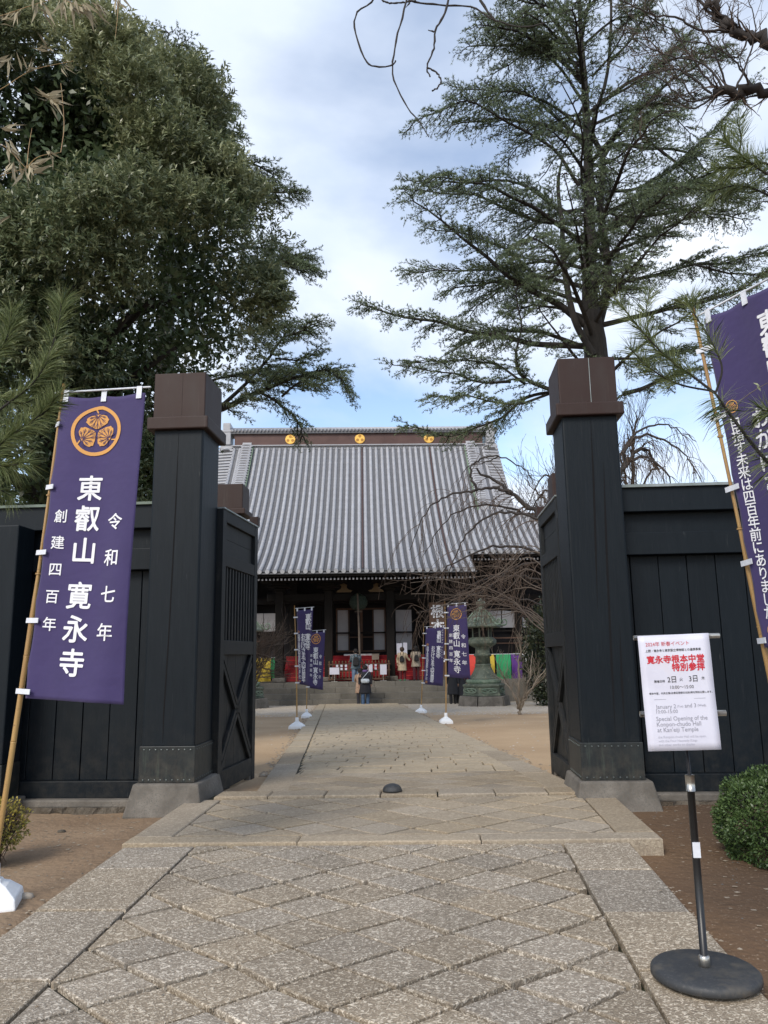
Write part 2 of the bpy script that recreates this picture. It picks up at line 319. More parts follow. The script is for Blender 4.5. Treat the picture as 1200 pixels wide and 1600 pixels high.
def dirt_mat():
    m = bpy.data.materials.new('bare_earth'); m.use_nodes = True; t = m.node_tree; n = t.nodes; l = t.links; b = n['Principled BSDF']
    b.inputs['Roughness'].default_value = .95; b.inputs['Specular IOR Level'].default_value = .2
    g = n.new('ShaderNodeNewGeometry'); sp = n.new('ShaderNodeSeparateXYZ'); l.new(g.outputs['Position'], sp.inputs[0])
    def noi(s, d):
        q = n.new('ShaderNodeTexNoise'); q.inputs['Scale'].default_value = s; q.inputs['Detail'].default_value = d; l.new(g.outputs['Position'], q.inputs[0]); return q.outputs[0]
    def mr(src, a, bb, c=0, d=1):
        r = n.new('ShaderNodeMapRange'); r.inputs[1].default_value = a; r.inputs[2].default_value = bb; r.inputs[3].default_value = c; r.inputs[4].default_value = d
        l.new(src, r.inputs[0]); return r.outputs[0]
    def mix(f, a, c):
        x = n.new('ShaderNodeMixRGB'); l.new(f, x.inputs[0])
        for i, q in ((1, a), (2, c)):
            if isinstance(q, tuple): x.inputs[i].default_value = (*q, 1)
            else: l.new(q, x.inputs[i])
        return x.outputs[0]
    front = mix(mr(noi(.9, 4), .35, .65), (.20, .125, .07), (.15, .092, .055))
    # darker brown soil on the right of the path, lighter ochre soil on the left
    front = mix(mr(sp.outputs[0], -.5, 1.0), mix(mr(noi(1.1, 4), .35, .65), (.30, .215, .14), (.22, .15, .095)), front)
    front = mix(mr(sp.outputs[0], 1.0, 2.2, 0, .85), front, (.075, .048, .032))
    front = mix(mr(noi(60, 4), .6, .75), front, (.3, .22, .15))
    inner = mix(mr(noi(.5, 5), .35, .65), (.50, .36, .225), (.40, .28, .17))
    yy = n.new('ShaderNodeMath'); yy.operation = 'ADD'; l.new(sp.outputs[1], yy.inputs[0])
    wob = mr(noi(.35, 3), 0, 1, -2.5, 2.5); l.new(wob, yy.inputs[1])
    inner = mix(mr(yy.outputs[0], 23, 25.5), inner, (.46, .39, .30))
    inner = mix(mr(noi(45, 3), .6, .75, 0, .6), inner, (.22, .16, .11))
    c = mix(mr(sp.outputs[1], 6.9, 8.2), front, inner)
    l.new(c, b.inputs['Base Color'])
    bp = n.new('ShaderNodeBump'); bp.inputs['Strength'].default_value = .8; bp.inputs['Distance'].default_value = .02; l.new(noi(22, 6), bp.inputs['Height'])
    b2 = n.new('ShaderNodeBump'); b2.inputs['Strength'].default_value = .6; b2.inputs['Distance'].default_value = .05; l.new(noi(3, 4), b2.inputs['Height']); l.new(bp.outputs[0], b2.inputs['Normal'])
    l.new(b2.outputs[0], b.inputs['Normal']); return m
M['dirt'] = dirt_mat()

# ------------------------------------------------------------------ ground
def tilt(x): return .008 * max(-4, min(4, x + .4))
def gfront(Y): return -.06 + .022 * Y
def ginner(Y): return .17 - .0315 * (Y - 6.8) if Y < 36 else .17 - .0315 * 29.2
def ground_z(x, Y):
    if Y < 7: z = gfront(Y)
    elif Y < 7.6: z = gfront(7) + (ginner(7.6) - gfront(7)) * (Y - 7) / .6
    else: z = ginner(Y)
    return z + tilt(x) * (1 if Y < 12 else max(0, 1 - (Y - 12) / 10))
def path_c(Y): return -.34 - .117 * (Y - 8.5)      # centre line and half width of the path inside the gate
def path_h(Y): return 1.46 + .0095 * (Y - 8.5)
def ground():
    xs = np.concatenate([np.array([-700, -200, -80, -40, -25]), np.arange(-16, 16.01, .25), np.array([25, 40, 80, 200, 700])])
    ys = np.concatenate([np.array([-700, -200, -60, -20, -8]), np.arange(-4, 2, .5), np.arange(2, 9, .125), np.arange(9, 42, .5), np.array([50, 70, 120, 250, 700])])
    X, Y = np.meshgrid(xs, ys); Z = np.zeros_like(X)
    for i in range(X.shape[0]):
        for j in range(X.shape[1]):
            x, y = X[i, j], Y[i, j]; z = ground_z(x, y)
            if y > 0 and y < 9: z += .012 * math.sin(x*2.3 + y*1.7) * math.sin(x*.9 - y*2.1) + .004*math.sin(x*9)*math.sin(y*8)
            if y < 7 and -2.05 < x < 1.15: z -= .12
            if 7 <= y < 7.3 and -2.1 < x < 1.3: z -= .1
            Z[i, j] = z
    V = np.stack([X, Y, Z], -1).reshape(-1, 3); nx = len(xs); ny = len(ys)
    I = (np.arange(ny-1)[:, None] * nx + np.arange(nx-1)[None]).ravel()
    o = np_mesh('ground', V, np.stack([I, I+1, I+nx+1, I+nx], 1), M['dirt'], smooth=True, kind='structure')
ground()

def clip(poly, a, b, c):
    """keep the part of the polygon with a*x + b*y <= c"""
    o = []
    for i in range(len(poly)):
        p, q = poly[i], poly[(i+1) % len(poly)]; dp = a*p[0]+b*p[1]-c; dq = a*q[0]+b*q[1]-c
        if dp <= 0: o.append(p)
        if dp * dq < 0: t = dp/(dp-dq); o.append((p[0]+t*(q[0]-p[0]), p[1]+t*(q[1]-p[1])))
    return o
def area(p): return abs(sum(p[i][0]*p[(i+1) % len(p)][1]-p[(i+1) % len(p)][0]*p[i][1] for i in range(len(p))))/2
def inset(poly, d):
    cx = sum(p[0] for p in poly)/len(poly); cy = sum(p[1] for p in poly)/len(poly); n = len(poly)
    if sum(poly[i][0]*poly[(i+1) % n][1]-poly[(i+1) % n][0]*poly[i][1] for i in range(n)) < 0: poly = poly[::-1]
    res = list(poly)
    for i in range(n):
        (x1, y1), (x2, y2) = poly[i], poly[(i+1) % n]; ex, ey = x2-x1, y2-y1; L_ = math.hypot(ex, ey)
        if L_ < 1e-6: continue
        nx, ny = ey/L_, -ex/L_                      # outward normal
        res = clip(res, nx, ny, nx*x1+ny*y1-d)
        if len(res) < 3: return []
    return res
def stone(mb, poly, zf, gap, thick=.05, ch=.008, tiltamt=.006, jit=0.0):
    if jit: poly = [(x+random.uniform(-jit, jit), y+random.uniform(-jit, jit)) for x, y in poly]
    p0 = inset(poly, gap); p1 = inset(poly, gap+ch)
    if len(p0) < 3 or area(p0) < .0008: return False
    if len(p1) != len(p0):
        ax = sum(p[0] for p in p0)/len(p0); ay = sum(p[1] for p in p0)/len(p0); p1 = [(ax+(x-ax)*.94, ay+(y-ay)*.94) for x, y in p0]
    tx, ty = random.uniform(-tiltamt, tiltamt)*2, random.uniform(-tiltamt, tiltamt)*2; dz = random.uniform(-tiltamt, tiltamt)*.6
    cx = sum(p[0] for p in p0)/len(p0); cy = sum(p[1] for p in p0)/len(p0)
    Zt = lambda x, y: zf(x, y)+dz+tx*(x-cx)+ty*(y-cy)
    i = len(mb.v); n = len(p0)
    mb.v += [(x, y, Zt(x, y)-thick) for x, y in p0]+[(x, y, Zt(x, y)-ch*.7) for x, y in p0]+[(x, y, Zt(x, y)) for x, y in p1]
    for r in (0, 1):
        for k in range(n): j = (k+1) % n; mb.f.append((i+r*n+k, i+r*n+j, i+r*n+n+j, i+r*n+n+k)); mb.mi.append(0)
    mb.f.append(tuple(i+2*n+k for k in range(n))); mb.mi.append(0); return True
DW, DH = .477, .365
def lattice(x0, x1, y0, y1, ox=.28, oy=3.585):
    o = []
    for m in range(int((y0-oy)/DH*2)-2, int((y1-oy)/DH*2)+3):
        for k in range(int((x0-ox)/DW)-2, int((x1-ox)/DW)+3):
            cx = ox + (k+.5*(m % 2)) * DW; cy = oy + m*DH/2
            o.append([(cx-DW/2, cy), (cx, cy-DH/2), (cx+DW/2, cy), (cx, cy+DH/2)])
    return o
def jl(x, y): return (x + .010*math.sin(31*x+17*y), y + .010*math.sin(23*x-29*y))
def rect_clip(p, x0, x1, y0, y1):
    p = clip(p, -1, 0, -x0); p = clip(p, 1, 0, x1) if len(p) > 2 else p
    p = clip(p, 0, -1, -y0) if len(p) > 2 else p; p = clip(p, 0, 1, y1) if len(p) > 2 else p; return p
# front path ------------------------------------------------------------
def zfront(x, y): return .14 - .04*(5.3-y) + tilt(x)
path = MB().hexa([(-2.13, -4, -.5), (1.23, -4, -.5), (1.23, 5.42, 0), (-2.13, 5.42, 0)], [(-2.13, -4, zfront(0, -4)-.04), (1.23, -4, zfront(0, -4)-.04), (1.23, 5.42, zfront(0, 5.42)-.04), (-2.13, 5.42, zfront(0, 5.42)-.04)]).build('path', M['joint'], kind='structure')
def add_stones(polys, zf, m, parent, gap=.006, tiltamt=.005, jit=0, thick=.05, ch=.008):
    for p in polys:
        if len(p) < 3 or area(p) < .0015: continue
        b = MB()
        if stone(b, p, zf, gap*random.uniform(.6, 1.5), thick, ch, tiltamt, jit):
            cx = sum(q[0] for q in p)/len(p); cy = sum(q[1] for q in p)/len(p); c = Vector((cx, cy, zf(cx, cy)))
            b.v = [tuple(Vector(v)-c) for v in b.v]
            me = bpy.data.meshes.new('paving_stone'); me.from_pydata(b.v, [], b.f); o = finish(me, 'paving_stone', m, parent); o.location = c
pl = []
for d in lattice(-1.64, .81, 1.2, 5.4):
    q = [jl(*v) for v in d]; q = rect_clip(q, -1.645, .81, 1.2, 5.42)
    if len(q) > 2: pl.append(q)
add_stones(pl, zfront, M['pave'], path, .0115, .006, ch=.006)
bl, br = [], []
ys = [1.0, 1.75, 2.6, 3.45, 4.25, 4.95, 5.42]
for a, b in zip(ys, ys[1:]): bl.append([(-2.14, a), (-1.645, a), (-1.645, b), (-2.14, b)])
ys = [1.0, 1.9, 2.75, 3.55, 4.2, 4.86, 5.42]
for a, b in zip(ys, ys[1:]): br.append([(.81, a), (1.24, a), (1.24, b), (.81, b)])
add_stones(bl + br, zfront, M['pave'], path, .005, .004, ch=.006)
# landing ----------------------------------------------------------------
def zland(x, y): return .165 + .022*(y-5.42) + tilt(x)
landing = MB().hexa([(-2.13, 5.44, -.3), (1.44, 5.44, -.3), (1.44, 6.9, -.3), (-2.13, 6.9, -.3)], [(-2.13, 5.44, .13+tilt(-2.1)), (1.44, 5.44, .13+tilt(1.4)), (1.44, 6.9, .16+tilt(1.4)), (-2.13, 6.9, .16+tilt(-2.1))]).build('landing', M['joint'], kind='structure')
pl = []
for d in lattice(-1.9, 1.2, 5.6, 6.9, ox=-.18, oy=5.60+.0):
    q = rect_clip([jl(*v) for v in d], -1.86, 1.2, 5.6, 6.84)
    if len(q) > 2: pl.append(q)
add_stones(pl, zland, M['pave_smooth'], landing, .010, .003, thick=.03, ch=.004)
bd = [[(-2.15, 5.42), (-.95, 5.42), (-.95, 5.6), (-2.15, 5.6)], [(-.95, 5.42), (.28, 5.42), (.28, 5.6), (-.95, 5.6)], [(.28, 5.42), (1.46, 5.42), (1.46, 5.6), (.28, 5.6)],
      [(-2.15, 5.6), (-1.86, 5.6), (-1.86, 6.84), (-2.15, 6.84)], [(1.2, 5.6), (1.46, 5.6), (1.46, 6.84), (1.2, 6.84)]]
add_stones(bd, zland, M['pave_smooth'], landing, .003, .001, thick=.14, ch=.01)
# threshold and path inside the gate --------------------------------------
def zth(x, y): return .215 + tilt(x)
def zin(x, y): return (.2 - .0315*(y-6.9) if y > 6.9 else .2) + .012 + tilt(x)*max(0, min(1, 1-(y-9)/10))
th = MB().box(-2.0, 1.25, 6.88, 7.14, -.1, .17).build('threshold', M['joint'], kind='structure')
pl = []; xs = [-1.93, -1.46, -.97, -.49, 0, .49, .93, 1.2]
for a, b in zip(xs, xs[1:]): pl.append([(a, 6.86), (b, 6.86), (b, 7.14), (a, 7.14)])
add_stones(pl, zth, M['pave_smooth'], th, .004, .002, thick=.12, ch=.012)
ip = MB()
def edge(Y, s): return path_c(Y) + s*path_h(Y)
for a, b in [(7.15+i*2.5, 7.15+(i+1)*2.5) for i in range(11)]:
    b = min(b, 34.0)
    if a >= 34: continue
    ip.hexa([(edge(a, -1), a, -1.4), (edge(a, 1), a, -1.4), (edge(b, 1), b, -1.4), (edge(b, -1), b, -1.4)], [(edge(a, -1), a, zin(0, a)-.025), (edge(a, 1), a, zin(0, a)-.025), (edge(b, 1), b, zin(0, b)-.025), (edge(b, -1), b, zin(0, b)-.025)])
inner = ip.build('inner_path', M['joint'], kind='structure')
pl = []; near = []; st = MB()
for d in lattice(-2.4, 1.8, 7.15, 8.55, ox=-.2, oy=7.15):
    q = rect_clip([jl(*v) for v in d], -9, 9, 7.15, 8.5)
    if len(q) > 2:
        q = clip(q, -1, -.117, -(path_c(0)-1.17)); q = clip(q, 1, .117, path_c(0)+1.17) if len(q) > 2 else q
        if len(q) > 2: near.append(q)
for s, w in ((-1, .3), (1, .3)):
    Y = 7.15
    while Y < 34:
        L_ = random.uniform(.9, 1.5); b = min(Y+L_, 34)
        q = [(edge(Y, s), Y), (edge(Y, s)-s*w, Y), (edge(b, s)-s*w, b), (edge(b, s), b)]
        (near if Y < 10 else pl).append(q); Y = b
add_stones(near, zin, M['pave_smooth'], inner, .007, .0025, thick=.02, ch=.003)
# rows of small slabs, too foreshortened to pick apart: one joined part
Y = 8.5
while Y < 33.9:
    dy = random.uniform(.22, .34) ; b = min(Y+dy, 34); x = edge(Y, -1)+.3 - random.random()*.5; xe = edge(Y, 1)-.3
    while x < xe:
        w = random.uniform(.3, .62); x2 = min(x+w, xe); sk = random.uniform(-.12, .12)
        q = rect_clip([(x, Y), (x2, Y+sk*.4), (x2, b+sk*.4), (x, b)], edge(Y, -1)+.3, xe, Y-.1, b+.1)
        if len(q) > 2: pl.append(q)
        x = x2
    Y = b
for q in pl: stone(st, q, zin, .005 + .003*random.random(), .03, .006, .007)
st.build('small_paving_stones', M['pave_in'], inner, kind='stuff')
# iron-grey dome stopper on the threshold
c = P(613, 1236, 7.0)
tag(MB().lathe([(.085, 0), (.085, .012), (.075, .035), (.055, .052), (.028, .062), (.004, .065)], c=(c.x, 7.0, .22), n=20).build('door_stop', M['rubber'], smooth=True, org=(c.x, 7.0, .215)), 'small dark dome-shaped door stop on the stone threshold between the gate posts', 'door stop')

# ------------------------------------------------------------------ gate
def gate_post(x0, x1, dz, label):
    cx = (x0+x1)/2; t = thing('gate_post', label, 'gate post', (cx, 7.08, .1+dz), group='main posts of the black gate')
    y0, y1 = 6.8, 7.34; T = 3.5
    MB().box(x0, x1, y0, y1, .62, T).build('shaft', M['black'], t, bevel=.018)
    cr = MB()                                        # long drying cracks in the front face
    ck = [[(.50, 3.45), (.49, 2.8), (.47, 2.2), (.44, 1.5), (.40, .9), (.40, .66)]] if x0 < 0 else [[(.52, 3.46), (.5, 2.9), (.46, 2.3), (.42, 1.75)], [(.7, 3.05), (.66, 2.5), (.63, 2.0), (.60, 1.3), (.58, .66)], [(.78, 1.6), (.75, 1.1), (.74, .7)]]
    for pts in ck:
        for k in range(len(pts)-1):
            (a, za), (b, zb) = pts[k], pts[k+1]; xa = x0+(x1-x0)*a; xb = x0+(x1-x0)*b; w = .006 if x0 < 0 else .009
            wa = 0.001 if k == 0 else w; wb = .001 if k == len(pts)-2 else w
            cr.quad((xa-wa, y0-.0015, za), (xb-wb, y0-.0015, zb), (xb+wb, y0-.0015, zb), (xa+wa, y0-.0015, za))
    cr.build('crack', M['crack'], t)
    MB().box(x0-.012, x1+.012, y0-.012, y1+.012, .33, .635).build('copper_base', M['coppergreen'], t, bevel=.006)
    rv = []
    for z in (.355, .605):
        for k in range(9): rv.append((x0+.03+(x1-x0-.06)*k/8, y0-.012, z, 0))
        for k in range(9): rv.append(((x1+.012) if x0 < 0 else (x0-.012), y0+.03+(y1-y0-.06)*k/8, z, 1))
    rb = MB()
    for (x, y, z, s) in rv:
        rb.lathe([(.0075, -.006), (.007, .001), (.003, .004)], n=6) if False else rb.box(x-.006, x+.006, y-.006, y+.006, z-.006, z+.006)
    rb.build('rivets', M['rivet'], t, kind='stuff', bevel=.003)
    e = .055
    MB().box(x0-e, x1+e, y0-e, y1+e, T-.02, T+.1).build('collar', M['copper'], t, bevel=.012)
    MB().box(x0-.012, x1+.012, y0-.012, y1+.012, T+.1, T+.54).build('copper_cap', M['copper'], t, bevel=.01)
    se = MB(); se.box(x0-.014, x0-.010, y0-.02, y0-.01, T+.1, T+.53) if False else se.box(cx+.02, cx+.026, y0-.0145, y0-.011, T+.1, T+.53)
    se.build('seam', M['captin'] if x0 > 0 else M['copper'], t)
    lo = [(x0-.10, y0-.13, .06), (x1+.12, y0-.13, .06), (x1+.12, y1+.12, .06), (x0-.10, y1+.12, .06)]
    hi = [(x0-.04, y0-.06, .33), (x1+.06, y0-.06, .33), (x1+.06, y1+.06, .33), (x0-.04, y1+.06, .33)]
    MB().hexa(lo, hi).build('stone_plinth', M['granite'], t, bevel=.014)
    for ob in t.children: ob.location.z += .1*0
    return t
gate_post(-2.56, -2.09, -.014, 'tall square black timber post left of the open gateway, with brown copper cap')
gate_post(1.215, 1.71, .015, 'tall square black timber post right of the open gateway, deeply cracked, with brown copper cap')
def rear_post(x0, x1, dz, label):
    cx = (x0+x1)/2; y0, y1 = 9.0, 9.34; gz = ground_z(cx, 9.15)
    t = thing('support_post', label, 'post', (cx, 9.17, gz), group='rear support posts of the gate')
    MB().box(x0+.04, x1-.04, y0+.04, y1-.04, gz-.05, 3.13+dz).build('shaft', M['black'], t, bevel=.012)
    MB().box(x0-.04, x1+.04, y0-.04, y1+.04, 3.08+dz, 3.15+dz).build('collar', M['copper'], t, bevel=.01)
    MB().box(x0, x1, y0, y1, 3.15+dz, 3.46+dz).build('copper_cap', M['copper'], t, bevel=.01)
    MB().bar((cx, 7.34, 2.3), (cx, 9.05, 2.3), .1, .2).build('tie_beam', M['black'], t)
    MB().box(x0-.06, x1+.06, y0-.06, y1+.06, gz-.1, gz+.12).build('stone_plinth', M['granite'], t, bevel=.02)
rear_post(-2.62, -2.26, 0, 'shorter black post with brown copper cap standing behind the left gate leaf')
rear_post(1.45, 1.80, .02, 'shorter black post with brown copper cap seen just left of the right gate post')

def door(xa, xb, s, dz, label):
    """leaf swung inwards; (xa, 7.36) hinge edge, (xb, 8.55) free edge; s = side that faces the gateway"""
    a = Vector((xa, 7.343, 0)); b = Vector((xb, 8.55, 0)); d = (b-a).normalized(); n = Vector((d.y, -d.x, 0))*s; Ln = (b-a).length
    t = thing('gate_door', label, 'gate door', (xa, 7.36, .1), group='open leaves of the black gate')
    def bx(name, u0, u1, z0, z1, n0, n1, m=M['wornblack'], bev=.004):
        q = [a+d*u0+n*n0, a+d*u1+n*n0, a+d*u1+n*n1, a+d*u0+n*n1]
        return MB().hexa([(p.x, p.y, z0+dz) for p in q], [(p.x, p.y, z1+dz) for p in q]).build(name, m, t, bevel=bev)
    zb, zt = .16, 2.84
    bx('stile', 0, .11, zb, zt, 0, .07); bx('stile', Ln-.11, Ln, zb-.07, zt, 0, .07)
    rails = [(zb, .34), (1.42, 1.56), (2.28, 2.40), (2.72, zt)]
    for r0, r1 in rails: bx('rail', .112, Ln-.112, r0, r1, .005, .068)
    for k in range(4):                               # lower boards
        w = (Ln-.22)/4; bx('board', .11+k*w+.002, .11+(k+1)*w-.002, .34, 1.42, .012, .026, bev=.002)
    for k in range(2):
        w = .16; bx('board', .11, Ln-.11, 2.40+k*w+.001, 2.40+(k+1)*w-.001, .02, .034, bev=.002)
    bx('back_panel', .11, Ln-.11, 1.56, 2.28, .004, .012)
    for k in range(11):
        u = .125+(Ln-.25)*k/10*.99; bx('slat', u-.022, u+.022, 1.56, 2.28, .024, .05, bev=.003)
    for u0, u1 in ((.13, Ln-.13), (Ln-.13, .13)):    # crossed double battens
        for off in (-.045, .045):
            p = a+d*(u0+0)+n*.044; q = a+d*(u1)+n*.044
            ln = MB(); ln.bar((p.x, p.y, .36+off+dz+.03), (q.x, q.y, 1.40+off+dz-.03), .05, .035, up=(n.x, n.y, 0)); ln.build('cross_batten', M['wornblack'], t, bevel=.004)
    bx('top_cap', -.0, Ln+.01, zt, zt+.014, -.01, .08, M['captin'], 0)
    bx('copper_shoe', Ln-.06, Ln+.02, zt+.014, zt+.12, -.015, .085, M['copper'])
    g = ground_z(xb, 8.5)
    for u in (Ln-.16, .3): bx('prop_block', u, u+.1, g-.02-dz, zb-.0, .0, .06, M['granite'] if u > 1 else M['wornblack'])
door(-2.10, -2.03, 1, -.01, 'black panelled gate leaf swung open behind the left post, cross-braced at the bottom')
door(1.28, 1.27, -1, .02, 'black panelled gate leaf swung open behind the right post, seen almost edge on')

# ------------------------------------------------------------------ board fences beside the gate
def fence(x0, x1, dz, label, cap, first):
    t = thing('board_fence', label, 'fence', ((x0+x1)/2, 7.1, .1), group='black board fences flanking the gate')
    Y = 6.98
    MB().box(x0, x1, Y-.05, Y+.24, 2.83+dz, 2.855+dz).build('metal_cap', cap, t)
    MB().box(x0, x1, Y-.02, Y+.2, 2.61+dz, 2.83+dz).build('top_beam', M['black'], t, bevel=.006)
    MB().box(x0, x1, Y+.08, Y+.14, 2.42+dz, 2.61+dz).build('frieze_board', M['black'], t)
    MB().box(x0, x1, Y-.0, Y+.16, 2.22+dz, 2.42+dz).build('middle_beam', M['black'], t, bevel=.006)
    MB().box(x0, x1, Y+.03, Y+.15, .19+dz, .335+dz).build('bottom_rail', M['black'], t, bevel=.006)
    MB().box(x0, x1, Y+.135, Y+.15, .335+dz, 2.22+dz).build('backing', M['crack'], t)
    x = first
    while x > x0: x -= .252
    k = 0
    while x < x1:
        a, b = max(x+.0035, x0), min(x+.252-.0035, x1)
        if b-a > .03: MB().box(a, b, Y+.10+random.uniform(-.003, .003), Y+.13, .335+dz, 2.22+dz).build('board', M['black'], t, bevel=.004)
        x += .252
    sl = MB(); sl.box(x0, x1, Y-.05, Y+.3, .12+dz, .19+dz); sl.build('stone_sill', M['granite'], t, bevel=.015)
    # rough broken footing below the sill
    V = []; n = int((x1-x0)/.04); fb = MB()
    rows = []
    for j in range(5):
        z = .12 - j*.045; rows.append([(x0+(x1-x0)*i/n, Y-.045-.02*j-random.uniform(0, .035)-.03*math.sin(i*.37)*math.sin(i*.11+j), z+dz+random.uniform(-.006, .006) if j else .13+dz) for i in range(n+1)])
    for j in range(4):
        for i in range(n): fb.quad(rows[j+1][i], rows[j+1][i+1], rows[j][i+1], rows[j][i])
    fb.build('rough_footing', M['granite2'], t, smooth=False)
fence(-9.0, -2.565, -.02, 'black board fence running left from the gate under the big tree', M['capgreen'], P(172, 1100, 7.08).x)
fence(1.715, 9.0, .012, 'black board fence running right from the gate behind the poster stand', M['captin'], P(1038, 1000, 7.08).x)
# stout intermediate post at the left edge
c = P(2, 1000, 6.86).x
t = thing('fence_post', 'thick black post with grey-green metal foot at the left edge of the photo', 'fence post', (c, 6.84, .1))
MB().box(c-.2, c+.19, 6.68, 6.975, .5, 2.60).build('shaft', M['black'], t, bevel=.012)
MB().box(c-.205, c+.195, 6.675, 6.98, .2, .5).build('metal_foot', M['coppergreen'], t, bevel=.006)
MB().box(c-.25, c+.26, 6.62, 7.0, .0, .2).build('stone_plinth', M['granite'], t, bevel=.015)

# ------------------------------------------------------------------ lettering and crests
_tc = {}; LIFT = Vector((0, -1, 0))
def glyphs(txt, bold=0.0):
    k = (txt, bold)
    if k in _tc: return _tc[k]
    c = bpy.data.curves.new('t', 'FONT'); c.body = txt; c.offset = bold; c.resolution_u = 2; c.align_x = 'CENTER'
    o = bpy.data.objects.new('t', c); link(o); bpy.context.view_layer.update()
    me = bpy.data.meshes.new_from_object(o.evaluated_get(bpy.context.evaluated_depsgraph_get()))
    V = [tuple(v.co[:2]) for v in me.vertices]; Fc = [tuple(p.vertices) for p in me.polygons]
    bpy.data.objects.remove(o); bpy.data.curves.remove(c); bpy.data.meshes.remove(me)
    _tc[k] = (V, Fc); return _tc[k]
def put_text(mb, txt, cx, cy, size, fn, bold=.0, sx=1.0, left=False):
    """one line centred on (cx, cy) in the sheet's metres (x right, y up); fn maps sheet -> space"""
    V, Fc = glyphs(txt, 0.0)
    if not V: return
    xs = [v[0] for v in V]; x0 = min(xs); xm = 0 if not left else x0
    reps = [(0, 0)] if bold < .009 else [(bold*math.cos(a), bold*math.sin(a)) for a in (.4, 1.97, 3.54, 5.11)]
    for r_, (dx, dy) in enumerate(reps):
        i = len(mb.v)
        for v in V:
            p = fn(cx+(v[0]-xm+dx)*size*sx, cy+(v[1]-.36+dy)*size); mb.v.append(tuple(p + LIFT*(r_*.00012)))
        for f in Fc: mb.f.append(tuple(i+k for k in f)); mb.mi.append(mb.cm)
def crest(mo, mv, cx, cy, r, fn, fn2):
    n = 40
    def ring(mb, ra, rb, f=fn):
        for k in range(n):
            a, b = 2*PI*k/n, 2*PI*(k+1)/n
            mb.quad(*[tuple(f(cx+q*math.cos(w), cy+q*math.sin(w))) for q, w in ((ra, a), (rb, a), (rb, b), (ra, b))])
    ring(mo, r*.86, r)
    for w in (90, 210, 330):
        ax, ay = math.cos(R(w)), math.sin(R(w)); bx, by = -ay, ax
        pts = []
        for k in range(30):                           # heart leaf, tip towards the centre
            q = 2*PI*k/30; X = .44*(math.sin(q)*abs(math.sin(q))**.15); Yh = .36*math.cos(q) - .13*abs(math.cos(q/2))**8 - .10*(1 if False else 0)
            tip = max(0, -math.cos(q)); X *= 1-.55*tip**2; X *= 1+.05*math.sin(q*12)
            pts.append((X, Yh))
        c0 = .43
        def mp(X, Yh, f): a = c0+Yh; return tuple(f(cx+r*(ax*a+bx*X), cy+r*(ay*a+by*X)))
        mo.poly([mp(X, Yh, fn) for X, Yh in pts])
        # stalk up to the ring
        mo.quad(mp(-.02, .28, fn), mp(.03, .28, fn), mp(.13, .46, fn), mp(.07, .47, fn))
        for ang in (-105, -75, -48, -22, 0, 22, 48, 75, 105):   # veins
            l = .33 if abs(ang) > 60 else (.42 if abs(ang) > 30 else .55)
            dx, dy = math.sin(R(ang)), -math.cos(R(ang)); px, py = -dy, dx; w_ = .011
            o = (0, .18)
            mv.quad(mp(o[0]+px*w_+dx*.03, o[1]+py*w_+dy*.03, fn2), mp(o[0]-px*w_+dx*.03, o[1]-py*w_+dy*.03, fn2), mp(o[0]-px*w_+dx*l, o[1]-py*w_+dy*l, fn2), mp(o[0]+px*w_+dx*l, o[1]+py*w_+dy*l, fn2))
            for sgn in (-1, 1):
                e = (o[0]+dx*l*.55, o[1]+dy*l*.55); a2 = R(ang+sgn*24); qx, qy = math.sin(a2), -math.cos(a2); l2 = l*.36
                mv.quad(mp(e[0]-qy*.006, e[1]+qx*.006, fn2), mp(e[0]+qy*.006, e[1]-qx*.006, fn2), mp(e[0]+qx*l2+qy*.006, e[1]+qy*l2-qx*.006, fn2), mp(e[0]+qx*l2-qy*.006, e[1]+qy*l2+qx*.006, fn2))

